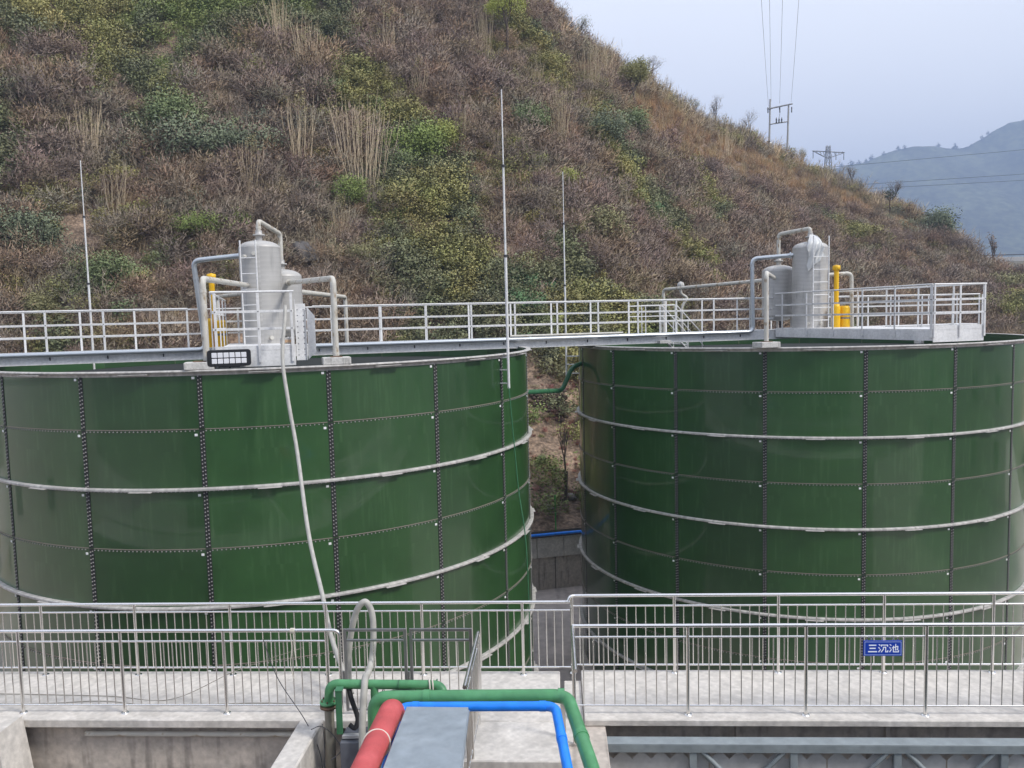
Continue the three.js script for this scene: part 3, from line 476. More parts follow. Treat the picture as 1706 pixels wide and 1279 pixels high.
// lightning rods
function lightningRod(label, x, z, y0, y1, tank) {
  const g = thing('lightning_rod', label, 'lightning rod', 'W', [x, y0, z], 'thin steel lightning rods');
  const L = y1 - y0; part(g, 'lower_tube', rod([x, y0, z], [x, y0 + L * 0.45, z], 0.034, 10), M.galvanised); part(g, 'middle_tube', rod([x, y0 + L * 0.45, z], [x, y0 + L * 0.75, z], 0.025, 10), M.galvanised); part(g, 'tip', rod([x, y0 + L * 0.75, z], [x, y1, z], 0.015, 8), M.galvanised);
  for (const k of [0.45, 0.75]) part(g, 'coupling', rod([x, y0 + L * k - 0.03, z], [x, y0 + L * k + 0.03, z], 0.045, 10), M.wire);
  if (tank) { const d = V(tank[0] - x, 0, tank[1] - z), l = d.length() - RT; d.normalize(); for (const k of [0.12, 0.45, 0.75]) part(g, 'bracket', rod([x, y0 + k, z], [x + d.x * l, y0 + k, z + d.z * l], 0.018, 8), M.galvanised); }
  return g;
}
lightningRod('thin tall lightning rod clamped to the right side of the left tank', -0.08, -19.6, 7.9, 15.0, [-6.658, -22.818]);
lightningRod('thin lightning rod behind the far left of the footbridge', -13.2, -25.5, 7.9, 14.8, [-6.658, -22.818]);
lightningRod('thin lightning rod behind the footbridge between the two tanks', 2.03, -29.8, 7.4, 14.85, [9.4145, -27.615]);
solo('earth_cable', 'pale earthing cable hanging down the left tank from the lightning rod', 'cable', 'W', [-0.05, 4.3, -19.5], tube(smooth([[-0.08, 7.95, -19.58], [0.02, 6.5, -19.52], [0.1, 5.4, -19.45], [0.24, 4.2, -19.2], [0.28, -1.5, -19.0]], 40), 0.014, { seg: 6 }), M.green_dark);
pipe('link_pipe', 'dark green pipe joining the two tanks in the gap', 'W', [[-0.4, 7.5, -22.6], [1.62, 7.22, -26.1], [1.98, 7.95, -26.4], [2.6, 8.1, -27.3]], 0.075, M.green_dark, { fil: 0.25, group: undefined, collars: [[0, 0.75]] });

// ------------------------------------------------------------------ gap between the tanks (frame G)
{
  const g = thing('retaining_wall', 'concrete retaining wall with pale coping blocks at the foot of the slope', 'wall', 'G', [0, GY, 0]);
  part(g, 'wall', box(-40, 40, GY - 0.02, -0.86, -0.5, -0.06, 0.01), M.concrete_wall);
  for (let i = -14; i < 15; i++) part(g, 'coping_block', box(i * 1.22 + 0.05, i * 1.22 + 1.25, -0.856, 0.05, -0.55, 0, 0.015), M.concrete);
  for (let i = -6; i < 7; i++) part(g, 'joint_strip', box(i * 3 + 0.86, i * 3 + 0.89, GY, -0.87, -0.066, -0.054, 0.002), M.sealant);
}
pipe('blue_water_pipe', 'blue pipe lying on the retaining wall in the gap between the tanks', 'G', [[-9, 0.125, -0.12], [12, 0.13, -0.1]], 0.075, M.blue_pipe, { fil: 0, group: undefined });
pipe('black_pipe_line', 'thin black pipe below the blue pipe on the retaining wall', 'G', [[-9, 0.085, 0.03], [12, 0.085, 0.03]], 0.035, M.rubber, { fil: 0, group: undefined });
solo('green_stake', 'short bright green stake on the dirt above the retaining wall', 'stake', 'W', [1.84, 0.4, -35.6], tube([[1.80, 0.1, -35.4], [1.79, 1.7, -35.45]], 0.03, { seg: 8 }), std('bright_green', { color: col(0.05, 0.32, 0.06), roughness: 0.6 }));
{ // dry stone terrace wall seen in the gap
  const g = thing('stone_terrace', 'small dark dry stone wall on the slope in the gap', 'stone wall', 'W', [1.7, hillY(1.75, -40.0), -40.3]);
  const sg = [0, 1, 2].map(k => { const q = new THREE.IcosahedronGeometry(0.5, 1); const p = q.attributes.position; for (let i = 0; i < p.count; i++) { const f = 0.8 + 0.35 * vnoise(p.getX(i) * 3 + k * 9, p.getY(i) * 3 + p.getZ(i) * 5, 421); p.setXYZ(i, p.getX(i) * f, p.getY(i) * f * 0.62, p.getZ(i) * f * 0.7); } q.computeVertexNormals(); return q; });
  for (let r = 0; r < 10; r++) for (let c = 0; c < 6; c++) { const m = shared(g, 'stone', sg[(r * 3 + c) % 3], M.brick_face, [0.95 + c * 0.31 + (r % 2) * 0.15 + RR(-0.04, 0.04), hillY(1.75, -40.0) - 0.25 + r * 0.155, -40.0 - r * 0.07 + RR(-0.05, 0.05)]); m.scale.setScalar(RR(0.26, 0.4)); m.rotation.y = RR(0, 6); }
}

// ------------------------------------------------------------------ pond decks in the foreground (frame S)
const DY = 4.2;
{
  const g = thing('pond_deck', 'pale concrete walkway and pond walls in front of the left tank', 'walkway', 'S', [-4, GY, 0.6]);
  part(g, 'slab', box(-14, 0.62, DY - 0.12, DY, -0.12, 1.42, 0.012), M.concrete);
  part(g, 'rear_wall', box(-14, 0.6, GY, DY - 0.122, -0.08, 0.16, 0.01), M.concrete_wall);
  part(g, 'pond_wall', box(-14, -2.42, 0.3, DY - 0.122, 0.98, 1.24, 0.01), M.concrete_wall);
  part(g, 'cross_wall', box(-2.92, -2.60, 0.3, DY + 0.03, 1.424, 8.0, 0.02), M.concrete);
  part(g, 'end_wall', box(-1.3, 0.66, GY, DY - 0.28, 1.424, 2.33, 0.01), M.concrete_wall);
  part(g, 'landing', box(-0.62, 0.66, DY - 0.27, DY - 0.004, 1.424, 2.40, 0.015), M.concrete);
  part(g, 'buttress', extrude([[-14, 0.3], [-6.30, 0.3], [-6.86, DY + 0.05], [-7.05, DY + 0.06], [-14, DY + 0.06]], 0.5, 0.02).translate(0, 0, 1.44), M.concrete);
  part(g, 'pond_floor', box(-14, 0.66, 0.28, 0.32, 1.03, 8.0, 0.005), M.concrete_wall);
}
{
  const g = thing('pond_deck', 'pale concrete walkway above the weir pond in front of the right tank', 'walkway', 'S', [5, GY, 0.6]);
  part(g, 'slab', box(0.94, 13, DY - 0.085, DY + 0.008, -0.14, 1.40, 0.012), M.concrete);
  part(g, 'rear_wall', box(0.94, 13, GY, DY - 0.087, -0.08, 0.2, 0.01), M.concrete_wall);
  part(g, 'pond_wall', box(1.23, 13, 0.3, DY - 0.087, 0.86, 1.08, 0.01), M.concrete_wall);
  part(g, 'end_wall', box(0.70, 1.22, GY, DY - 0.089, 1.30, 6, 0.01), M.concrete_wall);
  part(g, 'kerb_step', box(0.68, 0.935, DY - 0.3, DY - 0.05, 0.1, 1.9, 0.01), M.concrete);
  part(g, 'pond_floor', box(0.9, 13, 0.28, 0.32, 0.2, 8, 0.005), M.concrete_wall);
  part(g, 'hanger', box(3.0, 3.06, 3.2, DY - 0.088, 1.083, 1.13, 0.005), M.concrete_wall); part(g, 'hanger', box(5.0, 5.06, 3.2, DY - 0.088, 1.083, 1.13, 0.005), M.concrete_wall);
}
const balG = {};
function pondRailing(label, u0, u1, v, posts, deck, top, second, bottom, sp, opt = {}) {
  const g = thing('stainless_railing', label, 'railing', 'S', [(u0 + u1) / 2, deck, v], 'stainless railings of the pond walkways');
  const rail = opt.path ?? [[u0, top, v], [u1, top, v]];
  part(g, 'top_rail', tube(rail, 0.0245, { fil: 0.09, seg: 12 }), M.stainless);
  const ends = [u0, ...posts, u1].filter((p, i, a) => i === 0 || p - a[i - 1] > 0.05);
  part(g, 'second_rail', tube([[opt.r0 ?? u0, second, v], [opt.r1 ?? u1, second, v]], 0.0145, { seg: 10 }), M.stainless);
  part(g, 'bottom_rail', tube([[opt.r0 ?? u0, bottom, v], [opt.r1 ?? u1, bottom, v]], 0.0145, { seg: 10 }), M.stainless);
  const key = (second - bottom).toFixed(3); const bg = balG[key] ??= rod([0, 0, 0], [0, second - bottom, 0], 0.0088, 8);
  for (const p of posts) { part(g, 'post', rod([p, deck, v], [p, top - 0.005, v], 0.0245, 14), M.stainless); part(g, 'base_plate', lathe([[0.001, deck + 0.012], [0.05, deck + 0.010], [0.055, deck]], p, 0, v, 16), M.stainless); }
  for (let i = 0; i < ends.length - 1; i++) { const a = ends[i], b = ends[i + 1], n = Math.max(1, Math.round((b - a) / sp)); for (let k = 1; k < n; k++) { const u = a + (b - a) * k / n; if (u < (opt.r0 ?? u0) || u > (opt.r1 ?? u1)) continue; const m = shared(g, 'baluster', bg, M.stainless, [u, bottom, v]); m.rotation.z = RR(-0.004, 0.004); } }
  return g;
}
pondRailing('stainless railing along the back of the left walkway, nearest the left tank', -10.5, 0.79, 0, [-10.46, -8.95, -7.45, -5.95, -4.44, -2.94, -1.46, 0.07], DY, DY + 1.127, DY + 1.0, DY + 0.115, 0.127);
pondRailing('stainless railing along the back of the right walkway, nearest the right tank', 0.79, 13, -0.05, [0.82, 2.35, 3.89, 5.43, 7.0, 8.55, 10.1, 11.6], DY + 0.008, DY + 1.20, DY + 1.045, DY + 0.13, 0.137, { path: [[0.72, DY + 1.127, 0], [0.76, DY + 1.127, 0], [0.79, DY + 1.205, -0.02], [0.86, DY + 1.205, -0.05], [13, DY + 1.205, -0.05]] });
pondRailing('stainless railing along the front of the left walkway, rounded off at the gate', -10, -2.40, 1.22, [-9.9, -8.45, -6.98, -5.50, -4.03, -2.58], DY, DY + 1.185, DY + 1.035, DY + 0.115, 0.121, { path: [[-10, DY + 1.185, 1.22], [-2.40, DY + 1.185, 1.22], [-2.40, DY + 0.02, 1.22]], r1: -2.58 });
pondRailing('stainless railing along the front of the right walkway, carrying the blue sign', 0.80, 13, 1.25, [0.81, 2.34, 3.90, 5.46, 7.0, 8.55, 10.1], DY + 0.008, DY + 1.245, DY + 1.09, DY + 0.135, 0.136);
function sideRailing(label, u, v0, v1, top, deck, baseY, opt) {
  const g = thing('stainless_railing', label, 'railing', 'S', [u, deck, (v0 + v1) / 2], 'stainless railings of the pond walkways');
  part(g, 'top_rail', tube(opt.path, 0.0245, { fil: 0.09, seg: 12 }), M.stainless);
  if (!opt.bare) {
    part(g, 'second_rail', rod([u, top - 0.15, v0], [u, top - 0.15, v1], 0.0145, 10), M.stainless); part(g, 'bottom_rail', rod([u, baseY, v0], [u, baseY, v1], 0.0145, 10), M.stainless);
    for (let v = v0 + 0.1; v < v1; v += 0.122) part(g, 'baluster', rod([u, baseY, v], [u, top - 0.15, v], 0.0088, 8), M.stainless);
  }
  for (const v of opt.posts) part(g, 'post', rod([u, deck, v], [u, top, v], 0.0245, 14), M.stainless);
}
sideRailing('stainless railing running towards the viewer left of the central landing', -0.47, 1.30, 2.92, DY + 1.19, DY, DY + 0.115, { path: [[-0.47, DY + 0.05, 1.26], [-0.47, DY + 1.19, 1.26], [-0.47, DY + 1.19, 2.95]], posts: [1.5, 2.35] });
sideRailing('stainless handrail bending towards the viewer at the left end of the right walkway', 0.80, 1.30, 2.6, DY + 1.22, DY - 0.05, DY + 0.115, { path: [[0.80, DY + 1.245, 1.28], [0.81, DY + 1.225, 2.6]], posts: [1.9], bare: true });
{ // two dark gate leaves
  const leaf = (label, u0, u1) => {
    const g = thing('railing_gate', label, 'gate', 'S', [(u0 + u1) / 2, DY, 1.25], 'dark gate leaves');
    const b = (x0, x1, y0, y1) => box(x0, x1, y0, y1, 1.235, 1.265, 0.004);
    part(g, 'stile', b(u0, u0 + 0.04, DY + 0.05, DY + 1.22), M.dark_stainless); part(g, 'stile', b(u1 - 0.04, u1, DY + 0.05, DY + 1.22), M.dark_stainless);
    part(g, 'top_bar', b(u0 + 0.041, u1 - 0.041, DY + 1.18, DY + 1.219), M.dark_stainless); part(g, 'second_bar', b(u0 + 0.041, u1 - 0.041, DY + 1.04, DY + 1.07), M.dark_stainless);
    part(g, 'bottom_bar', b(u0 + 0.041, u1 - 0.041, DY + 0.06, DY + 0.09), M.dark_stainless);
    for (let u = u0 + 0.16; u < u1 - 0.08; u += 0.125) part(g, 'baluster', rod([u, DY + 0.09, 1.25], [u, DY + 1.04, 1.25], 0.0088, 8), M.stainless);
    part(g, 'hinge', rod([u0 - 0.02, DY + 0.5, 1.26], [u0 - 0.02, DY + 0.62, 1.26], 0.018, 8), M.dark_stainless);
  };
  leaf('dark steel gate leaf next to the rounded railing corner, behind the hose loop', -2.33, -1.46); leaf('dark steel gate leaf next to the side railing of the landing', -1.42, -0.56);
}
{ // sign
  const cv = document.createElement('canvas'); cv.width = 512; cv.height = 200; const c = cv.getContext('2d');
  c.fillStyle = '#0f3fae'; c.fillRect(0, 0, 512, 200);
  c.strokeStyle = '#dfe6f5'; c.lineWidth = 5; c.strokeRect(14, 14, 484, 172);
  c.strokeStyle = '#ffffff'; c.lineCap = 'butt'; c.lineJoin = 'miter';
  const L = (w, ...p) => { c.lineWidth = w; c.beginPath(); c.moveTo(p[0], p[1]); for (let i = 2; i < p.length; i += 2) c.lineTo(p[i], p[i + 1]); c.stroke(); };
  // three strokes
  L(16, 68, 58, 168, 58); L(16, 76, 99, 160, 99); L(17, 58, 143, 178, 143);
  // water radical + crown + table legs
  L(13, 200, 46, 222, 62); L(13, 194, 86, 216, 101); L(14, 198, 150, 226, 112);
  L(13, 236, 78, 236, 56, 318, 56, 318, 78); L(13, 262, 84, 262, 112, 232, 152); L(13, 262, 84, 296, 84); L(13, 293, 82, 293, 146, 320, 146, 322, 124);
  // water radical + ye
  L(13, 346, 46, 368, 62); L(13, 340, 86, 362, 101); L(14, 344, 150, 370, 112);
  L(13, 396, 66, 396, 146, 464, 146, 466, 122); L(13, 376, 96, 458, 70); L(13, 455, 70, 452, 118, 438, 116); L(13, 426, 40, 426, 128);
  const t = new THREE.CanvasTexture(cv); t.colorSpace = THREE.SRGBColorSpace;
  const g = thing('pond_sign', 'small blue sign with three white characters on the right front railing', 'sign', 'S', [4.89, 5.02, 1.30]);
  part(g, 'plate', box(4.63, 5.13, 5.04, 5.25, 1.285, 1.297, 0.003), std('sign_blue', { color: col(0.006, 0.05, 0.42), roughness: 0.45 }));
  part(g, 'lettering', new THREE.PlaneGeometry(0.494, 0.204).translate(4.88, 5.145, 1.3005), std('sign_face', { map: t, roughness: 0.4 }));
  for (const u of [4.68, 5.08]) part(g, 'clip', box(u - 0.01, u + 0.01, 5.2, 5.30, 1.272, 1.284, 0.002), M.stainless);
}
// pond fittings
pipe('white_pond_pipe', 'white plastic pipe fixed under the left walkway slab', 'S', [[-6.05, 3.93, 1.285], [-2.94, 3.93, 1.285]], 0.035, M.offwhite_pipe, { fil: 0, group: undefined, collars: [[0, 0.03]] });
for (const [lab, y, ph] of [['thin dark cable lying along the left walkway', 0.98, 0.3], ['thin dark cable sagging between the left railings', 1.1, 1.7]]) solo('cable', lab, 'cable', 'S', [-5, DY, y], tube(smooth(ph < 1 ? [[-10, DY + 0.012, 0.85], [-7, DY + 0.012, 0.98], [-6, DY + 0.012, 0.9], [-5.2, DY + 0.012, 1.02], [-3.5, DY + 0.012, 0.95], [-2.6, DY + 0.012, 1.05]] : [[-10, DY + 0.014, 0.6], [-6, DY + 0.014, 0.75], [-5.0, DY + 0.02, 0.85], [-4.2, DY + 0.25, 0.4], [-3.3, DY + 0.45, 0.05]], 60), 0.005, { seg: 5 }), M.grey_pipe);
{ // weir frame
  const y = 4.08, v = 1.72;
  const g = thing('weir_frame', 'blue-grey steel weir frame with posts and braces below the right walkway', 'weir', 'S', [4.5, 3.0, v]);
  part(g, 'beam', merge([box(1.0, 13, y - 0.012, y, v - 0.13, v + 0.06, 0.003), box(1.0, 13, y - 0.115, y - 0.012, v + 0.048, v + 0.06, 0.003)]), M.grey_frame);
  part(g, 'lower_beam', box(1.0, 13, y - 0.9, y - 0.78, v - 0.02, v + 0.06, 0.003), M.grey_frame);
  [2.32, 3.60, 4.90, 6.22, 7.5, 8.8].forEach((u, i) => {
    part(g, 'post', box(u - 0.045, u + 0.045, y - 0.78, y - 0.117, v, v + 0.045, 0.003), M.grey_frame);
    const s = i % 2 ? -1 : 1; if (i < 5) part(g, 'brace', tube([[u + 0.12 * s, y - 0.12, v + 0.02], [u + 0.75 * s, y - 0.78, v + 0.02]], 0.035, { seg: 4 }), M.grey_frame);
    if (i === 2) part(g, 'brace', tube([[u - 0.12, y - 0.12, v + 0.02], [u - 0.75, y - 0.78, v + 0.02]], 0.035, { seg: 4 }), M.grey_frame);
  });
  for (let i = 0; i < 8; i++) { const u = 1.05 + i * 1.5, pts = [[u, y - 0.8]]; const n = 6, w = 1.48 / n; pts.push([u + 1.48, y - 0.8]); for (let k = n; k > 0; k--) { const b = u + k * w; pts.push([b, y - 0.25], [b - w * 0.5, y - 0.13]); } pts.push([u, y - 0.25]); part(g, 'weir_plate', extrude(pts, 0.006).translate(0, 0, v - 0.04), M.weir_plate); }
  part(g, 'trough', box(1.0, 13, y - 0.95, y - 0.9, v - 0.24, v + 0.3, 0.004), M.weir_plate);
}
struct('pond_water', new THREE.PlaneGeometry(12, 7).rotateX(-Math.PI / 2).translate(7.3, 2.95, -7.2), M.dark_water);
// pipework at the bottom centre (frame W)
{
  const g = thing('green_manifold', 'thin green pipe manifold crossing in front of the gate', 'pipe', 'W', [-2.46, 4.3, -10.1]);
  part(g, 'pipe_run', tube([[-2.475, 4.70, -10.1], [-2.46, 4.94, -10.1], [-0.99, 4.935, -10.0], [-0.96, 4.72, -9.9], [-0.96, 4.3, -9.85]], 0.06, { fil: 0.13, seg: 16 }), M.green_pipe);
  part(g, 'branch', rod([-1.87, 4.3, -10.05], [-1.87, 4.93, -10.05], 0.052, 14), M.green_pipe); part(g, 'branch', rod([-1.30, 4.75, -10.02], [-1.30, 4.93, -10.02], 0.05, 14), M.green_pipe);
  for (const y of [4.70, 4.65]) part(g, 'flange', lathe([[0.001, y - 0.018], [0.115, y - 0.018], [0.115, y + 0.016], [0.001, y + 0.016]], -2.476, 0, -10.1, 18), y > 4.68 ? M.green_pipe : M.rusty);
  for (let k = 0; k < 6; k++) { const a = k * 1.047; part(g, 'bolt', rod([-2.476 + Math.sin(a) * 0.09, 4.62, -10.1 + Math.cos(a) * 0.09], [-2.476 + Math.sin(a) * 0.09, 4.74, -10.1 + Math.cos(a) * 0.09], 0.011, 6), M.rusty); }
  for (const u of [-1.55, -1.06]) part(g, 'weld_band', tube([[u - 0.006, 4.937, -10.03], [u + 0.006, 4.937, -10.03]], 0.064, { seg: 16 }), M.green_dark);
  part(g, 'riser', rod([-2.476, 2.6, -10.1], [-2.476, 4.63, -10.1], 0.062, 14), M.grey_pipe);
}
{
  const g = thing('valve', 'black handwheel valve on the thin green manifold', 'valve', 'W', [-1.50, 4.7, -9.85]);
  const ring = new THREE.TorusGeometry(0.14, 0.016, 8, 28).toNonIndexed().rotateX(1.2).translate(-1.50, 4.93, -9.86); part(g, 'handwheel', ring, M.rubber); part(g, 'spoke', rod([-1.63, 4.93, -9.86], [-1.37, 4.93, -9.86], 0.012, 6), M.rubber); part(g, 'stem', rod([-1.5, 4.6, -9.86], [-1.5, 4.94, -9.86], 0.02, 8), M.green_dark); part(g, 'body', lathe([[0.001, 4.45], [0.09, 4.47], [0.1, 4.6], [0.05, 4.68], [0.001, 4.68]], -1.5, 0, -9.86, 14), M.green_dark);
}
for (const x of [-1.155, -1.115]) solo('rope_loop', x < -1.13 ? 'left of two white rope loops round the green manifold' : 'right of two white rope loops round the green manifold', 'rope', 'W', [x, 4.93, -10.0], new THREE.TorusGeometry(0.072, 0.01, 6, 20).toNonIndexed().scale(1, 1.25, 1).rotateY(Math.PI / 2 + 0.2).translate(x, 4.915, -10.0), M.rope, 'rope loops on the manifold');
{
  const g = thing('pump_frame', 'upright green steel channel with a grey pump cabinet below the manifold', 'frame', 'W', [-2.27, 2.6, -9.9]);
  part(g, 'channel', merge([box(-2.335, -2.265, 4.36, 4.93, -9.92, -9.90, 0.003), box(-2.345, -2.335, 4.36, 4.93, -10.0, -9.90, 0.003)]), M.green_dark);
  part(g, 'cap', box(-2.35, -2.25, 4.931, 4.945, -10.02, -9.89, 0.003), M.green_dark);
  part(g, 'cabinet', box(-2.30, -1.66, 2.6, 4.28, -10.25, -9.85, 0.01), M.cabinet); part(g, 'cross_bar', box(-2.28, -1.72, 4.30, 4.345, -9.96, -9.90, 0.004), M.weir_plate);
}
solo('rubber_strap', 'folded black rubber belt hanging behind the green steel channel', 'strap', 'W', [-2.15, 4.4, -10.05], tube(smooth([[-2.22, 4.93, -10.1], [-2.17, 4.75, -10.05], [-2.09, 4.5, -10.0], [-2.13, 4.40, -9.98], [-2.2, 4.44, -10.0]], 24), 0.032, { seg: 6 }), M.rubber);
for (let i = 0; i < 4; i++) solo('loose_wire', ['thin dark wire drooping from the railing to the pump pit', 'thin wire tangled beside the grey riser', 'thin wire hanging beside the clear hose', 'thin black wire along the pond cross wall'][i], 'wire', 'W', [[-3.35, 4.2, -10.6], [-2.6, 4.1, -10.1], [-1.9, 4.2, -9.9], [-2.6, 3.6, -10]][i], tube(smooth([[[-3.5, 5.3, -10.75], [-3.3, 4.8, -10.65], [-2.85, 4.25, -10.4], [-2.62, 3.9, -10.15], [-2.58, 3.2, -9.9]], [[-2.75, 4.28, -10.2], [-2.55, 4.42, -10.0], [-2.4, 4.3, -9.98], [-2.3, 4.15, -9.9], [-2.42, 4.05, -9.85]], [[-1.75, 4.9, -10], [-1.86, 4.6, -9.9], [-1.75, 4.35, -9.85], [-1.9, 4.1, -9.8]], [[-2.62, 4.3, -10.3], [-2.56, 4.0, -10.1], [-2.52, 3.4, -9.7], [-2.4, 2.8, -9.2]]][i], 30), 0.006, { seg: 5 }), M.wire);
pipe('green_pipe', 'thick green pipe crossing the landing and turning towards the viewer at the right', 'W', [[-1.66, 4.2, -8.72], [-1.63, 5.42, -8.7], [0.52, 5.475, -8.51], [0.66, 5.40, -7.2], [0.76, 5.36, -5.6]], 0.072, M.green_pipe, { fil: 0.17, group: undefined, collars: [[1, 0.28], [1, 0.97], [2, 0.6]] });
pipe('blue_pipe', 'bright blue pipe below the thick green pipe, turning towards the viewer', 'W', [[-1.42, 5.0, -6.0], [-1.33, 5.22, -7.6], [-1.29, 5.445, -8.41], [0.375, 5.50, -8.23], [0.43, 5.41, -7.2], [0.5, 5.36, -5.6]], 0.05, M.blue_pipe, { fil: 0.12, group: undefined, collars: [[2, 0.1], [2, 0.92], [3, 0.55]] });
{
  const g = thing('red_pipe', 'thick faded red pipe running towards the viewer', 'pipe', 'W', [-1.4, 5.3, -8.2]);
  part(g, 'pipe_run', tube([[-1.36, 4.6, -8.40], [-1.345, 5.52, -8.24], [-1.445, 5.49, -7.137], [-1.62, 5.40, -5.4]], 0.125, { fil: 0.12, seg: 28, steps: 10 }), M.red_pipe);
  const p = V(-1.405, 5.50, -7.55); const t = new THREE.TorusGeometry(0.131, 0.009, 8, 36).toNonIndexed().rotateY(0.12).rotateX(-0.35).translate(p.x, p.y, p.z); part(g, 'tie_band', t, M.rope);
}
{
  const g = thing('cover_sheet', 'flat grey metal cover sheet running towards the viewer beside the red pipe', 'cover', 'W', [-0.9, 5.5, -7.4]);
  const A = [-1.184, -8.15], B_ = [-0.54, -8.105], C = [-0.566, -5.6], D = [-1.33, -5.6];
  const sh = [[A, 0], [B_, 0], [C, 0], [D, 0]];
  const q = extrude([[A[0], -A[1]], [B_[0], -B_[1]], [C[0], -C[1]], [D[0], -D[1]]], 0.006, 0.002).rotateX(-Math.PI / 2).translate(0, 5.565, 0); q.applyMatrix4(new THREE.Matrix4());
  part(g, 'sheet', q, M.cover_sheet);
  const side = (a, b, w) => tube([[a[0], 5.535, a[1]], [b[0], 5.535, b[1]]], w, { seg: 4 });
  part(g, 'folded_edge', side(A, D, 0.02), M.cover_sheet); part(g, 'folded_edge', side([B_[0] - 0.004, B_[1]], C, 0.02), M.cover_sheet); part(g, 'end_flange', box(A[0], B_[0], 5.50, 5.562, -8.12, -8.11, 0.002), M.cover_sheet);
  part(g, 'edge_trim', rod([-0.545, 5.49, -7.25], [-0.56, 5.49, -5.6], 0.012, 6), M.galvanised);
}
// hoses
solo('water_hose', 'long pale flexible hose hanging from the left platform down to the walkway', 'hose', 'W', [-4.4, 4.3, -15.9], tube(smooth([[-4.45, 9.95, -16.05], [-4.42, 9.75, -15.9], [-4.41, 8.95, -15.55], [-4.25, 8.1, -15.25], [-4.06, 7.31, -14.95], [-3.57, 5.9, -13.7], [-3.143, 5.15, -12.75], [-2.92, 4.87, -12.15], [-2.70, 4.72, -11.6], [-2.5, 4.45, -11.3], [-2.4, 4.3, -11.15]], 90), 0.036, { seg: 14 }), M.hose);
solo('water_hose', 'pale hose looping up over the gate and dropping into the pump pit', 'hose', 'W', [-2.1, 4.3, -11.0], tube(smooth([[-2.42, 4.25, -11.1], [-2.42, 4.75, -11.1], [-2.35, 5.25, -11.05], [-2.22, 5.63, -11.0], [-2.13, 5.70, -11.0], [-2.05, 5.58, -11.0], [-2.02, 5.25, -10.95], [-2.03, 4.95, -10.8], [-2.05, 4.85, -10.5], [-2.0, 5.0, -10.15], [-1.98, 4.98, -9.98], [-1.99, 4.75, -9.88], [-2.0, 4.4, -9.8], [-2.0, 3.4, -9.65]], 110), 0.044, { seg: 14 }), M.hose);
solo('rope', 'white rope knotted round the front left railing near the gate', 'rope', 'S', [-3.05, 4.7, 1.2], merge([0, 1, 2, 3].map(k => new THREE.TorusGeometry(0.032, 0.007, 6, 14).toNonIndexed().rotateY(Math.PI / 2).translate(-3.07 + k * 0.016, DY + 1.18, 1.22)).concat([tube(smooth([[-3.07, DY + 1.15, 1.25], [-3.06, DY + 0.95, 1.25], [-3.09, DY + 0.7, 1.24], [-3.06, DY + 0.5, 1.23]], 14), 0.007, { seg: 6 }), tube(smooth([[-3.03, DY + 1.15, 1.25], [-3.02, DY + 0.9, 1.25], [-3.0, DY + 0.65, 1.24]], 14), 0.007, { seg: 6 })])), M.rope);

// ------------------------------------------------------------------ hillside vegetation
function facing(tri, n) { const [a, b, c] = tri, k = b.clone().sub(a).cross(c.clone().sub(a)).normalize(), m = k.dot(n) < 0 ? [a, c, b] : [a, b, c]; if (k.dot(n) < 0) k.negate(); return [...m, n.clone().multiplyScalar(0.75).addScaledVector(k, 0.45).normalize()]; }
function triGeo(tris) { const pos = [], nor = []; for (const [a, b, c, n] of tris) { pos.push(a.x, a.y, a.z, b.x, b.y, b.z, c.x, c.y, c.z); const k = n ?? b.clone().sub(a).cross(c.clone().sub(a)).normalize(); for (let i = 0; i < 3; i++) nor.push(k.x, k.y, k.z); } const g = new THREE.BufferGeometry(); g.setAttribute('position', new THREE.Float32BufferAttribute(pos, 3)); g.setAttribute('normal', new THREE.Float32BufferAttribute(nor, 3)); return g; }
const rdir = () => { const z = RR(-1, 1), a = RR(0, 6.283), q = Math.sqrt(1 - z * z); return V(q * Math.cos(a), z, q * Math.sin(a)); };
function blade(a, b, w) { const d = b.clone().sub(a).normalize(), s = d.clone().cross(rdir()).normalize().multiplyScalar(w); return [a.clone().sub(s), a.clone().add(s), b]; }
function leaf(p, s, up = 0.35) { const d = rdir(); d.y = d.y * 0.6 + 0.1; d.normalize(); const e = d.clone().cross(rdir()).normalize(); const a = p.clone().addScaledVector(d, -s), b = p.clone().addScaledVector(d, s), c = p.clone().addScaledVector(e, s * 0.55), f = p.clone().addScaledVector(e, -s * 0.55); return [[a, c, b], [a, b, f]]; }
function twigShrub(n, hMax, spread, w) {
  const t = [];
  for (let i = 0; i < n; i++) {
    const a = RR(0, 6.283), tilt = RR(0.05, spread), L = hMax * RR(0.5, 1), base = V(Math.cos(a) * RR(0, 0.25), -0.1, Math.sin(a) * RR(0, 0.25));
    const d = V(Math.cos(a) * Math.sin(tilt), Math.cos(tilt), Math.sin(a) * Math.sin(tilt)); const mid = base.clone().addScaledVector(d, L * 0.55), tip = mid.clone().addScaledVector(d.clone().addScaledVector(rdir(), 0.35).normalize(), L * 0.5);
    const o = V(d.x, d.y * 0.7, d.z).normalize(); t.push(facing(blade(base, mid.clone().addScaledVector(d, 0.1), w), o)); t.push(facing(blade(mid, tip, w * 0.8), o));
    for (let k = 0; k < 4; k++) { const p = base.clone().lerp(tip, RR(0.35, 0.95)), e = d.clone().addScaledVector(rdir(), 0.9).normalize(); t.push(facing(blade(p, p.clone().addScaledVector(e, L * RR(0.15, 0.35)), w * 0.6), o)); }
  }
  return triGeo(t);
}
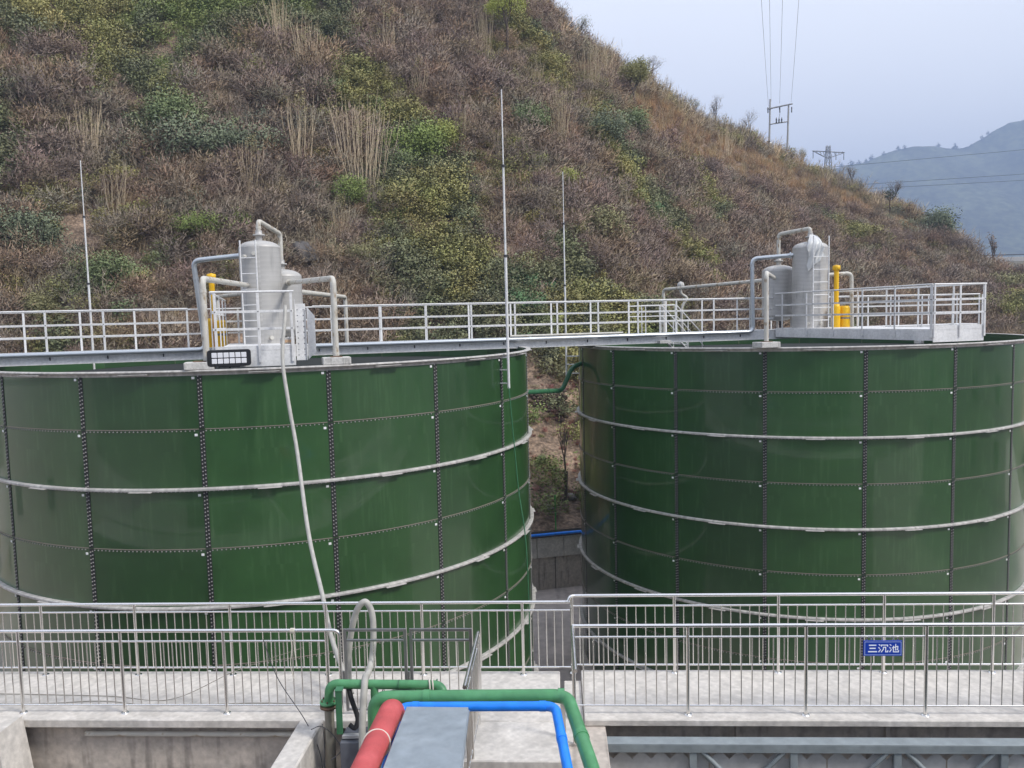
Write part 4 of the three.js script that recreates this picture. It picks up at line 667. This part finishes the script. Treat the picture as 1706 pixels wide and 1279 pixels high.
function leafShrub(n, size, rx, ry, lobes) {
  const t = [], L = []; for (let k = 0; k < lobes; k++) { const a = RR(0, 6.283), q = Math.sqrt(R()); L.push([V(Math.cos(a) * q * rx * 0.62, ry * RR(0.35, 1.15), Math.sin(a) * q * rx * 0.62), RR(0.32, 0.55)]); }
  for (let i = 0; i < n; i++) { const [c, f] = L[i % lobes], d = rdir(), r = Math.pow(R(), 0.45) * f * RR(0.75, 1.3); const o = V(d.x, d.y + 0.25, d.z).normalize(); for (const q of leaf(c.clone().add(V(d.x * rx * r, d.y * ry * r, d.z * rx * r)), size * RR(0.6, 1.3))) t.push(facing(q, o)); }
  return triGeo(t);
}
function grassTuft(n, h) { const t = []; for (let i = 0; i < n; i++) { const a = RR(0, 6.283), q = RR(0, 0.35), b = V(Math.cos(a) * q, -0.05, Math.sin(a) * q); t.push(blade(b, V(b.x + RR(-0.3, 0.3), h * RR(0.5, 1), b.z + RR(-0.3, 0.3)), 0.022)); } return triGeo(t); }
function leafTwig(n) {   // rounded bush of fine twigs that end in small curled leaves
  const t = [], L = []; for (let k = 0; k < 14; k++) { const a = RR(0, 6.283), q = Math.sqrt(R()); L.push([V(Math.cos(a) * q * 0.5, RR(0.25, 0.75), Math.sin(a) * q * 0.5), RR(0.22, 0.42)]); }
  for (let i = 0; i < n; i++) { const [c, f] = L[i % 14], d = rdir(); d.y = d.y * 0.8 + 0.15; const p = c.clone().addScaledVector(d, f * Math.pow(R(), 0.5) * RR(0.7, 1.35)); if (i % 3) t.push(blade(p, p.clone().addScaledVector(d.clone().add(V(0, 0.4, 0)).addScaledVector(rdir(), 0.5).normalize(), RR(0.08, 0.22)), 0.011)); else t.push(...leaf(p, 0.026 * RR(0.6, 1.3))); const o = V(d.x, d.y + 0.2, d.z).normalize(); for (let k = i % 3 ? 1 : 2; k > 0; k--) t[t.length - k] = facing(t[t.length - k], o); }
  return triGeo(t);
}
const vegMat = new THREE.MeshStandardMaterial({ color: 0xffffff, roughness: 1, side: THREE.DoubleSide }); vegMat.name = 'dry_plant';
const leafMat = Object.assign(new THREE.MeshPhysicalMaterial({ color: 0xffffff, roughness: 0.85, side: THREE.DoubleSide, transmission: 0.0 }), { name: 'leaf' });
const protos = { twig: [twigShrub(64, 1.0, 1.15, 0.013), twigShrub(68, 1.05, 0.95, 0.012), twigShrub(60, 0.9, 1.3, 0.014)], leafy: [leafShrub(620, 0.046, 0.8, 0.6, 11), leafShrub(560, 0.048, 0.75, 0.7, 9)], grass: [grassTuft(70, 0.7), grassTuft(60, 0.9)], withered: [leafTwig(900), leafTwig(820)] };
const inst = { twig: [[], [], []], leafy: [[], []], grass: [[], []], withered: [[], []] };
function place(kind, x, z, s, c, sy = 1, dy = 0) { const list = inst[kind], k = Math.floor(R() * list.length); list[k].push([x, hillY(x, z) + dy, z, s, sy, c]); }
const jit = (c, a = 0.25) => { const k = RR(1 - a, 1 + a); return col(c[0] * k * RR(0.93, 1.07), c[1] * k * RR(0.95, 1.05), c[2] * k * RR(0.93, 1.07)); };
const C = { mauve: [0.265, 0.200, 0.160], grey: [0.29, 0.24, 0.178], brown: [0.30, 0.215, 0.14], olive: [0.30, 0.28, 0.105], green: [0.225, 0.26, 0.085], dark: [0.20, 0.205, 0.105], orange: [0.46, 0.31, 0.165], tan: [0.46, 0.36, 0.22], red: [0.36, 0.17, 0.14] };
{
  let n = 0;
  while (n < 20000) {
    const t = RR(-0.74, 0.82), [D1, H1] = tabAt(t), D0 = footD(t), d = RR(D0 + 0.3, D1 * 1.04); if (R() > d / 115) continue;
    const s = (d - D0) / (D1 - D0), x = t * d, z = -d; n++;
    if (Math.abs(x - 1.8) < 2.2 && d < 42.5 && R() < 0.8) continue;
    const g = fbm(x * 0.085, z * 0.085 + hillY(x, z) * 0.05, 501, 4), m = fbm(x * 0.22, z * 0.22, 511, 3), f = fbm(x * 0.05, z * 0.05, 521, 3);
    const dry = t > 0.15 && s > 0.70 - 0.35 * (f - 0.5) && t < 0.50;
    const gr = g + 0.035 + (t < -0.1 ? 0.04 : 0) - (t > 0.25 ? 0.10 : 0) - (dry ? 0.12 : 0);
    if (dry && m > 0.30) { place('grass', x, z, RR(0.7, 1.5), jit(R() < 0.7 ? C.orange : C.tan), RR(0.7, 1.2)); if (R() < 0.35) place('twig', x + RR(-1, 1), z, RR(0.7, 1.3), jit(C.brown)); }
    else if (gr > 0.535) place('leafy', x, z, RR(0.8, 1.9), jit(gr > 0.66 ? C.green : m > 0.5 ? C.olive : C.dark), RR(0.7, 1.2));
    else if (gr > 0.46 && R() < 0.42) place('leafy', x, z, RR(0.6, 1.4), jit(C.olive), RR(0.6, 1.1));
    else if (m > 0.62 && R() < 0.5) place('grass', x, z, RR(0.6, 1.4), jit(R() < 0.5 ? C.tan : C.brown));
    else if (R() < 0.5 + 0.5 * (m - 0.5)) place('withered', x, z, RR(1.0, 2.6) * (0.6 + 0.8 * f), jit(R() < 0.5 ? C.mauve : R() < 0.6 ? C.brown : C.grey, 0.22), RR(0.7, 1.2));   // bushes with withered leaves
    else place('twig', x, z, RR(0.7, 2.3) * (0.6 + 0.8 * f), jit(f > 0.52 ? (R() < 0.7 ? C.mauve : C.grey) : (R() < 0.6 ? C.grey : C.brown)), RR(0.6, 1.15));
  }
  for (let i = 0; i < 520; i++) { const x = RR(-3, 7), d = footD(x / 37) + RR(0.6, 7), z = -d; place(R() < 0.5 ? 'grass' : 'leafy', x, z, RR(0.16, 0.42), jit(R() < 0.5 ? C.red : R() < 0.5 ? C.tan : C.olive), RR(0.5, 0.9)); }
  for (let i = 0; i < 900; i++) { const t = RR(0.03, 0.56), [D1] = tabAt(t), d = D1 * RR(0.96, 1.02), q = R(); place(q < 0.7 ? 'twig' : q < 0.85 ? 'grass' : 'leafy', t * d, -d, q < 0.7 ? RR(1.2, 1.8 + 1.6 * R() * R()) : q < 0.85 ? RR(1.4, 2.6) : RR(0.8, 1.6), jit(q > 0.85 ? C.olive : R() < 0.6 ? C.grey : C.tan), RR(0.8, 1.5)); }   // bare bushes along the ridge
}
const GC = { bright: '0.24,0.30,0.085', lime: '0.34,0.36,0.10', deep: '0.19,0.22,0.135', mid: '0.20,0.245,0.11', olive: '0.28,0.265,0.13', emerald: '0.15,0.27,0.12' };
const BL = [
  ['bright yellow-green shrub in the middle of the slope, left of the tall lightning rod', -6.09, -54.2, 2.5, 'bright', 0], ['lighter green shrub overlapping the bright one in the middle of the slope', -4.6, -55.6, 1.9, 'lime', 1], ['dark green shrub at the foot of the bright ones in the middle of the slope', -7.2, -52.9, 1.6, 'mid', 2],
  ['green shrub above the lower left vessel dome', -9.28, -49.5, 1.5, 'bright', 1], ['broad grey-green shrub on the left slope', -18.67, -49.8, 2.9, 'deep', 0], ['grey-green shrub right of the broad one on the left slope', -16.1, -51.0, 2.4, 'deep', 2], ['dull green shrub above the broad one on the left slope', -20.57, -51.5, 2.4, 'mid', 1],
  ['fresh green low shrub just left of the tall left vessel', -16.84, -44.4, 1.4, 'bright', 2], ['green shrub behind the leftmost lightning rod', -20.0, -41.2, 1.7, 'mid', 0], ['dark green shrub at the left edge of the slope', -24.6, -42.3, 2.0, 'deep', 1],
  ['small vivid green round shrub right of the middle lightning rod', 10.87, -62.0, 1.25, 'emerald', 1], ['wide dark green shrub high on the slope below the bamboo', 7.61, -66.6, 2.3, 'deep', 2], ['green shrub under the orange grass below the ridge', 10.7, -72.0, 2.1, 'mid', 0],
  ['yellowish green shrub beside the top of the middle lightning rod', 3.27, -55.9, 1.6, 'lime', 2], ['large olive shrub below the vivid green one', 6.2, -54.3, 2.1, 'olive', 0], ['grey-green round tree-like shrub on the ridge near the right end of the hill', 49.5, -95.0, 3.0, 'deep', 1],
  ['yellowish small shrub high on the left slope', -17.23, -58.0, 1.4, 'lime', 1], ['green shrub beside the tall dead stalks high on the slope', -12.3, -57.2, 1.6, 'mid', 0], ['olive shrub low on the slope left of the tall lightning rod', -7.7, -45.8, 1.4, 'olive', 2], ['green shrub under the tall stalks right of the tall lightning rod', 1.6, -59.6, 2.0, 'mid', 1],
  ['leafy shrub seen in the gap above the link pipe', 1.6, -44.2, 1.0, 'mid', 0], ['pale green sapling foliage in the gap below the link pipe', 1.4, -38.1, 0.4, 'mid', 1], ['yellowish shrub just right of the right platform railing', 46.5, -74.6, 2.2, 'olive', 2], ['green shrub behind the footbridge left of the middle lightning rod', 0.7, -44.6, 1.4, 'emerald', 0], ['dull green shrub at the far left behind the footbridge', -22.9, -39.4, 1.1, 'olive', 1],
];
for (const [l, x, z, s, c] of BL) if (s > 1) { const b = GC[c].split(',').map(Number), n = Math.round(7 * s); for (let i = 0; i < n; i++) { const a = RR(0, 6.283), q = s * RR(0.5, 1.7), px = x + Math.cos(a) * q * 1.2, pz = z + Math.sin(a) * q; place('leafy', px, pz, RR(0.45, 1.0) * Math.sqrt(s), jit([b[0] * 1.05, b[1], b[2] * 1.1], 0.22), RR(0.7, 1.3)); if (R() < 0.5) place('twig', px + RR(-0.6, 0.6), pz + RR(-0.5, 0.5), RR(1.0, 1.7), jit(C.grey), RR(0.8, 1.3)); } }   // undergrowth round the larger shrubs
const mtx = new THREE.Matrix4(), qt = new THREE.Quaternion();
for (const [kind, label] of [['twig', 'dry brown twiggy scrub covering the hillside'], ['leafy', 'low olive green scrub between the dry bushes on the hillside'], ['grass', 'dry tan and orange grass on the hillside'], ['withered', 'rounded brown bushes with withered leaves on the hillside']]) inst[kind].forEach((list, k) => {
  const im = new THREE.InstancedMesh(protos[kind][k], kind === 'leafy' ? leafMat : vegMat, list.length);
  list.forEach(([x, y, z, s, sy, c], i) => { qt.setFromEuler(new THREE.Euler(RR(-0.15, 0.15), RR(0, 6.283), RR(-0.15, 0.15))); mtx.compose(V(x, y, z), qt, V(s, s * sy, s)); im.setMatrixAt(i, mtx); im.setColorAt(i, c); });
  im.name = numbered({ twig: 'dry_scrub', leafy: 'green_scrub', grass: 'dry_grass', withered: 'withered_bushes' }[kind]); im.userData = { kind: 'stuff', label: label + [', fine twigged', ', upright', ', spreading'][k], category: 'scrub' }; im.castShadow = im.receiveShadow = true; scene.add(im);
});
// shrubs that stand out singly
const bushG = [leafShrub(8000, 0.032, 1.0, 0.8, 26), leafShrub(7600, 0.032, 1.0, 0.95, 22), leafShrub(8000, 0.032, 1.2, 0.7, 30)];
function stems(r, h, n = 9) { const t = []; for (let i = 0; i < n; i++) { const a = RR(0, 6.283), q = RR(0.2, 0.8) * r; t.push(tube([[0, -0.15, 0], [Math.cos(a) * q * 0.4, h * 0.5, Math.sin(a) * q * 0.4], [Math.cos(a) * q, h * RR(0.8, 1.1), Math.sin(a) * q]], [0.035, 0.01], { seg: 5, cap: false })); } return merge(t); }
const stemG = stems(0.8, 0.9);
const bushMats = {}; const bm = c => bushMats[c] ??= Object.assign(new THREE.MeshStandardMaterial({ color: col(...c.split(',').map(Number)), roughness: 0.9, side: THREE.DoubleSide }), { name: 'bush_leaf' });
function bush(label, x, z, s, c, k = 0, sy = 1) {
  const g = thing('shrub', label, 'shrub', 'W', [x, hillY(x, z) - 0.1, z], 'green shrubs on the hillside');
  const a = new THREE.Mesh(bushG[k % 3], bm(GC[c])); a.name = 'foliage'; const b = new THREE.Mesh(stemG, M.bark); b.name = 'stem'; for (const m of [a, b]) { m.castShadow = m.receiveShadow = true; g.add(m); }
  g.scale.set(s, s * sy, s); g.rotation.y = RR(0, 6); return g;
}
for (const [l, x, z, s, c, k] of BL) bush(l, x, z, s, c, k, RR(0.85, 1.1));
// dead reed and bamboo stands
function stalks(n, h, spread) { const t = []; for (let i = 0; i < n; i++) { const a = RR(0, 6.283), q = spread * Math.sqrt(R()), b = V(Math.cos(a) * q, -0.2, Math.sin(a) * q), L = h * RR(0.55, 1); const ln = R() < 0.25 ? 1.1 : 0.4, tip = V(b.x * 1.7 + RR(-ln, ln), L, b.z * 1.7 + RR(-ln, ln)); t.push(tube([b, b.clone().lerp(tip, 0.35).add(V(RR(-0.14, 0.14), 0, RR(-0.14, 0.14))), b.clone().lerp(tip, 0.7).add(V(RR(-0.14, 0.14), 0.1, RR(-0.14, 0.14))), tip], [0.02, 0.006], { seg: 3, cap: false })); } return merge(t); }
const stG = [stalks(44, 4.6, 0.6), stalks(28, 3.6, 0.42), stalks(60, 5.0, 0.95)];
const wisp = leafShrub(240, 0.07, 0.8, 1.6, 8);
for (const [l, x, z, k, s] of [
  ['tall stand of pale dead stalks high on the slope above the left vessel', -13.97, -59.1, 0, 0.85], ['narrow stand of dead stalks on the left slope, above the tall left vessel', -12.6, -50.5, 1, 1.0], ['wide stand of brown dead stalks in the middle of the slope', -9.0, -51.3, 2, 0.95], ['tall dead stalks beside the top of the tall lightning rod', 4.02, -60.3, 0, 0.95],
  ['leaning pale stalks just under the ridge line', 7.64, -73.3, 2, 0.72], ['thin pale stalks left of the leaning ones under the ridge', 2.83, -66.0, 1, 0.75], ['short dead stalks low on the slope above the lower left vessel', -9.63, -47.3, 1, 0.62], ['dead stalks at the far left of the slope', -24.27, -47.9, 0, 0.7], ['pale stalks right of the leaning ones under the ridge', 9.4, -76.8, 0, 0.8], ['faint stalks near the top edge above the middle of the slope', -6.16, -60.0, 1, 0.7], ['dead stalks on the left slope left of the wide grey-green shrub', -21.5, -45.0, 1, 0.75], ['dead stalks right of the orange grass near the ridge', 24.5, -92.0, 1, 1.0], ['pale stalks near the top edge left of the tall stand', -16.4, -61.0, 0, 0.8], ['slim pale stalks between the two tall stands on the upper slope', -8.6, -63.0, 1, 0.9], ['loose pale stalks in the upper slope left of the tall lightning rod', -3.0, -56.0, 0, 0.6], ['short pale stalks left of the yellow-green tree', -1.6, -68.0, 2, 0.6], ['pale stalks under the wide dark green shrub right of the middle lightning rod', 8.2, -58.5, 1, 0.7], ['pale stalks in the left slope right of the broad grey-green shrub', -14.8, -47.6, 1, 0.8], ['thin stalks behind the dome of the right vessel', 27.6, -72.0, 1, 0.8]]) {
  const g = thing('dead_stalks', l, 'stalks', 'W', [x, hillY(x, z), z], 'stands of dead stalks on the hillside'); const m = new THREE.Mesh(stG[k], std('stalk', { color: col(0.60, 0.48, 0.32), roughness: 0.9 })); m.name = 'stalk'; const w = new THREE.Mesh(wisp, bm('0.3,0.26,0.13')); w.name = 'foliage'; w.position.y = 2.4; w.scale.setScalar(0.7); for (const q of [m, w]) { q.castShadow = q.receiveShadow = true; g.add(q); } g.scale.setScalar(s * 1.3); g.rotation.set(RR(-0.1, 0.1), RR(0, 6), RR(-0.12, 0.12));
}
// trees
function tree(name, label, x, z, h, r, leaves, leafMat_, opt = {}) {
  const y0 = hillY(x, z) - 0.2, g = thing(name, label, 'tree', 'W', [x, y0, z], 'trees on the hillside'), br = [], ends = [];
  const fork = (p, d, L, w, lev) => { const q = p.clone().addScaledVector(d, L); br.push(tube([p, p.clone().lerp(q, 0.5).add(V(RR(-0.05, 0.05) * L, 0, RR(-0.05, 0.05) * L)), q], [w, w * 0.6], { seg: 6, cap: false })); if (lev === 0) { ends.push(q); return; } const n = lev > 1 ? 4 : 3; for (let k = 0; k < n; k++) { const e = d.clone().addScaledVector(rdir(), opt.spread ?? 0.75); e.y = Math.abs(e.y) * 0.7 + (opt.rise ?? 0.3); fork(p.clone().lerp(q, RR(0.6, 1)), e.normalize(), L * RR(0.55, 0.8), w * 0.55, lev - 1); } };
  const trunk = tube([V(0, -0.2, 0), V(RR(-0.1, 0.1), h * 0.2, 0), V(RR(-0.1, 0.1), h * 0.4, 0)], [h * 0.022, h * 0.014], { seg: 8, cap: false }); fork(V(0, h * (opt.start ?? 0.3), 0), V(0, 1, 0), h * (opt.len ?? 0.26), h * 0.014, 3);
  const tm = new THREE.Mesh(trunk, M.bark); tm.name = 'trunk'; const bmh = new THREE.Mesh(merge(br), M.bark); bmh.name = 'limbs'; g.add(tm, bmh);
  if (leaves) { const t = []; for (let i = 0; i < leaves; i++) { const e = ends[i % ends.length], d = rdir(); t.push(...leaf(e.clone().addScaledVector(d, r * Math.pow(R(), 0.6)), (opt.leaf ?? 0.09) * RR(0.6, 1.3))); } const f = new THREE.Mesh(triGeo(t), leafMat_); f.name = 'crown'; g.add(f); }
  g.traverse(o => { o.castShadow = o.receiveShadow = true; }); return g;
}
tree('lime_green_tree', 'yellow-green young tree high on the slope near the top of the picture', 0.27, -68.8, 7.0, 0.55, 5200, bm('0.42,0.45,0.11'), { spread: 1.15, rise: 0.25, leaf: 0.065, start: 0.12, len: 0.34 });
tree('bare_tree', 'thin bare tree standing alone at the far right of the hill', 53.6, -90, 6.2, 0.3, 160, bm('0.3,0.22,0.16'), { spread: 0.4, rise: 0.9 });
tree('bare_tree', 'rounded grey bare tree left of the thin one at the far right', 50.6, -90, 4.4, 0.7, 1500, bm('0.26,0.22,0.2'), { spread: 1.0, rise: 0.35, leaf: 0.05, start: 0.1, len: 0.3 });
tree('bare_tree', 'small bare tree against the sky at the top of the ridge', 4.6, -80.5, 4.6, 0.4, 120, bm('0.16,0.15,0.08'), { spread: 0.6, rise: 0.7 });
tree('bare_tree', 'bare thorny tree on the ridge above the orange grass', 20.5, -97, 4.2, 0.5, 200, bm('0.2,0.17,0.09'), { spread: 0.7, rise: 0.5 });
tree('bare_tree', 'dark bare tree on the ridge right of the pylon', 46.5, -99.5, 4.4, 0.5, 300, bm('0.09,0.11,0.07'), { spread: 0.8, rise: 0.4 });
tree('bamboo_tree', 'feathery olive bamboo clump on the ridge line', 12.36, -79.8, 6.6, 0.8, 6000, bm('0.32,0.31,0.13'), { spread: 0.8, rise: 0.7, leaf: 0.075, start: 0.06, len: 0.32 });
[[7.4, -81.6], [11.2, -85.5], [15.6, -90], [22, -96], [25, -98.5], [30.5, -104], [39.5, -109.5], [45.5, -108], [49, -104]].forEach(([x, z], i) => tree('bare_tree', ['first', 'second', 'third', 'fourth', 'fifth', 'sixth', 'seventh', 'eighth', 'ninth'][i] + ' feathery grey bush tree from the left along the ridge skyline', x, z, RR(3.4, 5.6), 0.5, 900, bm(i % 3 ? '0.27,0.23,0.18' : '0.24,0.25,0.12'), { spread: RR(0.5, 0.9), rise: RR(0.4, 0.9), leaf: 0.04, start: 0.08, len: 0.32 }));
tree('sapling', 'slim bare sapling on the dirt in the gap between the tanks', 2.33, -36.7, 4.0, 0.2, 60, bm('0.25,0.12,0.09'), { spread: 0.35, rise: 0.9, leaf: 0.05 });
// rocks
const rockG = [0, 1].map(k => { const q = mergeVertices(new THREE.IcosahedronGeometry(1, 5).deleteAttribute('uv').deleteAttribute('normal')); const p = q.attributes.position; for (let i = 0; i < p.count; i++) { const x = p.getX(i), y = p.getY(i), z = p.getZ(i), c = Math.floor(fbm(x * 1.7 + 5 + k * 7, y * 1.7 + z * 2.1, 601, 3) * 7) / 7, f = 0.55 + 0.75 * c + 0.3 * (fbm(x * 5 + k, y * 5 + z * 6, 611, 3) - 0.5); p.setXYZ(i, x * f, y * f * 0.9, z * f); } q.computeVertexNormals(); return q; });
for (const [l, x, z, s] of [['dark boulder beside the tall left vessel', -11.4, -45.2, 0.95], ['small pale stone on the dirt in the gap', 1.56, -36.2, 0.2], ['second pale stone near the sapling in the gap', 2.6, -36.9, 0.22]]) {
  const m = new THREE.Mesh(rockG[names.boulder % 2 ? 1 : 0], s > 0.5 ? M.rock : M.concrete_wall); setup(m, 'boulder', l, 'rock', 'W', [x, hillY(x, z) + s * 0.25, z], 'rocks on the slope'); m.scale.setScalar(s); m.rotation.y = RR(0, 6);
}

// ------------------------------------------------------------------ power line on the ridge
{
  const z = -108, g = thing('utility_pole', 'twin concrete power pole with two crossarms on the ridge', 'utility pole', 'W', [35.7, 28, z]);
  part(g, 'pole', tube([[34.45, 27.5, z], [34.64, 37.3, z]], [0.16, 0.11], { seg: 10 }), M.pole_concrete); part(g, 'pole', tube([[36.78, 27, z], [37.05, 36.4, z]], [0.16, 0.11], { seg: 10 }), M.pole_concrete);
  part(g, 'crossarm', tube([[34.2, 36.0, z + 0.15], [37.5, 36.6, z + 0.15]], 0.1, { seg: 4 }), M.pylon_steel); part(g, 'crossarm', tube([[34.55, 34.05, z + 0.15], [36.95, 34.35, z + 0.15]], 0.08, { seg: 4 }), M.pylon_steel);
  for (const x of [35.4, 35.75, 36.1]) part(g, 'insulator', lathe([[0.001, 0], [0.11, 0.03], [0.06, 0.25], [0.11, 0.35], [0.05, 0.6], [0.001, 0.75]], x, 34.2, z + 0.15, 10), M.wire);
  for (const x of [34.3, 35.85, 37.4]) part(g, 'insulator', rod([x, 35.5, z + 0.15], [x, 36.2, z + 0.15], 0.07, 8), M.wire);
  part(g, 'fuse_box', box(34.2, 34.5, 31.5, 31.9, z + 0.1, z + 0.4, 0.02), M.wire); part(g, 'drop_wire', tube(smooth([[35.7, 36.2, z + 0.2], [35.8, 35.4, z + 0.3], [35.75, 34.9, z + 0.2]], 8), 0.025, { seg: 4 }), M.wire);
}
{
  const x0 = 90, y0 = 32, z = -230, T = 55.5, g = thing('lattice_pylon', 'lattice steel pylon whose head shows behind the ridge', 'pylon', 'W', [x0, y0, z]);
  const legAt = (s, q, y) => { const k = 1.9 - 1.5 * (y - y0) / (T - y0); return [x0 + s * k, y, z + q * k]; }, ls = [];
  for (const s of [-1, 1]) for (const q of [-1, 1]) part(g, 'leg', rod(legAt(s, q, y0), legAt(s, q, T), 0.11, 4), M.pylon_steel);
  for (let i = 0; i < 9; i++) { const a = y0 + (T - y0) * i / 9, b = y0 + (T - y0) * (i + 1) / 9; for (const s of [-1, 1]) { ls.push(rod(legAt(-1, s, a), legAt(1, s, b), 0.06, 4), rod(legAt(1, s, a), legAt(-1, s, b), 0.06, 4), rod(legAt(s, -1, a), legAt(s, 1, b), 0.06, 4)); } }
  part(g, 'bracing', merge(ls), M.pylon_steel);
  const arm = []; for (const q of [-0.4, 0.4]) { arm.push(rod([85.6, 54.2, z + q * 0.4], [94.6, 53.5, z + q * 0.4], 0.1, 4), rod([85.6, 54.2, z], [90, 52.0, z + q], 0.08, 4), rod([94.6, 53.5, z], [90, 52.0, z + q], 0.08, 4)); for (let k = 1; k < 9; k++) { const u = 85.6 + k, yb = 54.2 - (k < 4.4 ? k / 4.4 : (9 - k) / 4.6) * 2.2; arm.push(rod([u, 54.15 - k * 0.07, z + q * 0.4], [u + 0.5, yb, z + q * 0.6], 0.05, 4)); } }
  part(g, 'crossarm', merge(arm), M.pylon_steel);
  for (const [x, y] of [[85.8, 54.1], [94.4, 53.5], [92.2, 53.5]]) part(g, 'insulator', rod([x, y, z], [x, y - 2.0, z], 0.09, 6), M.wire);
}
function wire(label, a, b, sag, r) { const m = V(...a).lerp(V(...b), 0.5); m.y -= sag; solo('power_line', label, 'wire', 'W', a, tube(new THREE.QuadraticBezierCurve3(V(...a), m, V(...b)).getPoints(24), r, { seg: 4, cap: false }), M.wire, 'overhead power lines'); }
wire('leftmost overhead wire rising from the twin pole', [34.35, 36.3, -107.8], [13.0, 36.5, -44], 1.5, 0.013); wire('left of the middle overhead wires rising from the twin pole', [34.7, 36.9, -107.8], [13.9, 36.9, -44], 1.5, 0.013);
wire('middle overhead wire rising from the twin pole', [35.8, 36.6, -107.8], [15.0, 36.5, -44], 1.5, 0.013); wire('rightmost overhead wire rising from the twin pole', [37.3, 36.8, -107.8], [16.3, 36.5, -44], 1.5, 0.013);
wire('upper distant wire crossing the far mountain', [116, 64.6, -320], [300, 77.0, -320], 0.5, 0.07); wire('middle distant wire crossing the far mountain', [125, 57.8, -320], [300, 65.2, -320], 0.5, 0.07); wire('lower distant wire crossing the far mountain', [125, 56.2, -320], [300, 61.8, -320], 0.5, 0.07);

// ------------------------------------------------------------------ far side of the valley
{
  const g = thing('road_parapet', 'pale concrete road parapet at the right edge, far beyond the hill', 'road wall', 'W', [200, 0, -300]);
  part(g, 'parapet', box(174, 330, 25.9, 27.6, -302, -300, 0.1), M.plaster); part(g, 'rail', box(174, 330, 28.3, 28.7, -301.2, -300.8, 0.05), M.wire);
  const emb = extrude([[-300, 25.9], [-302.5, 25.9], [-330, GY], [-240, GY]].map(([a, b]) => [-a, b]), 170).rotateY(Math.PI / 2).translate(172, 0, 0); part(g, 'embankment', emb, std('bank', { color: col(0.16, 0.14, 0.09), roughness: 1 }));
}
const farTree = leafShrub(70, 0.22, 1, 1.1, 5);
[[684, 296, 7], [700, 300, 6], [712, 304, 8], [735, 312, 6], [760, 321, 7], [772, 324, 6], [838, 326, 6], [873, 321, 9], [905, 325, 5], [925, 340, 5], [935, 346, 6], [650, 290, 8], [668, 293, 9]].sort((a, b) => a[0] - b[0]).forEach(([x, y, s], i) => {
    const m = new THREE.Mesh(farTree, bm('0.07,0.085,0.05')); setup(m, 'distant_tree', ['leftmost', 'second', 'third', 'fourth', 'fifth', 'sixth', 'seventh', 'eighth', 'ninth', 'tenth', 'eleventh', 'twelfth', 'rightmost'][i] + ' tiny tree, counted from the left, on the far mountain crest', 'tree', 'W', [x, y - 6, -1598], 'tiny trees on the far mountain crest'); m.scale.setScalar(s); m.rotation.y = i;
});
// buildings beside and behind the viewer, mirrored in the glossy tanks
function building(label, x0, x1, z0, z1, h, side, rows, n, wallMat) {
  const g = thing('plant_building', label, 'building', 'W', [(x0 + x1) / 2, 0, (z0 + z1) / 2], 'plant buildings outside the frame');
  part(g, 'wall', box(x0, x1, GY, h, z0, z1, 0.03), wallMat); part(g, 'roof_edge', box(x0 - 0.25, x1 + 0.25, h + 0.003, h + 0.35, z0 - 0.25, z1 + 0.25, 0.03), M.concrete);
  for (let r = 0; r < rows; r++) for (let i = 0; i < n; i++) {
    const y = 1.2 + r * 3.4; let b, f;
    if (side === 'z-') { const w = (x1 - x0) / n, x = x0 + (i + 0.5) * w; b = [x - 0.9, x + 0.9, y, y + 1.5, z0 - 0.02, z0 - 0.005]; f = [x - 1, x + 1, y - 0.12, y - 0.003, z0 - 0.12, z0 - 0.004]; }
    else { const w = (z1 - z0) / n, z = z0 + (i + 0.5) * w, X = side === 'x+' ? x1 : x0, s = side === 'x+' ? 1 : -1; b = [Math.min(X + 0.005 * s, X + 0.02 * s), Math.max(X + 0.005 * s, X + 0.02 * s), y, y + 1.5, z - 0.9, z + 0.9]; f = [Math.min(X + 0.004 * s, X + 0.12 * s), Math.max(X + 0.004 * s, X + 0.12 * s), y - 0.12, y - 0.003, z - 1, z + 1]; }
    const wd = part(g, 'window', box(...b, 0.004), M.window_glass); part(g, 'sill', box(...f, 0.01), M.plaster, wd);
  }
}
building('pale plant building left of the frame', -46, -33, -24, 2, 7.4, 'x+', 1, 3, M.plaster);
building('pale plant building right of the frame', 36, 48, -26, 4, 7.6, 'x-', 2, 4, M.plaster);
building('dark brown operations building under and behind the viewer', -13, 13, 2.2, 12, 8.0, 'z-', 2, 7, std('dark_tile', { map: worn(0.40, 0.35, 0.31, 191, 0.1), roughness: 0.7 }));

renderer.render(scene, camera);
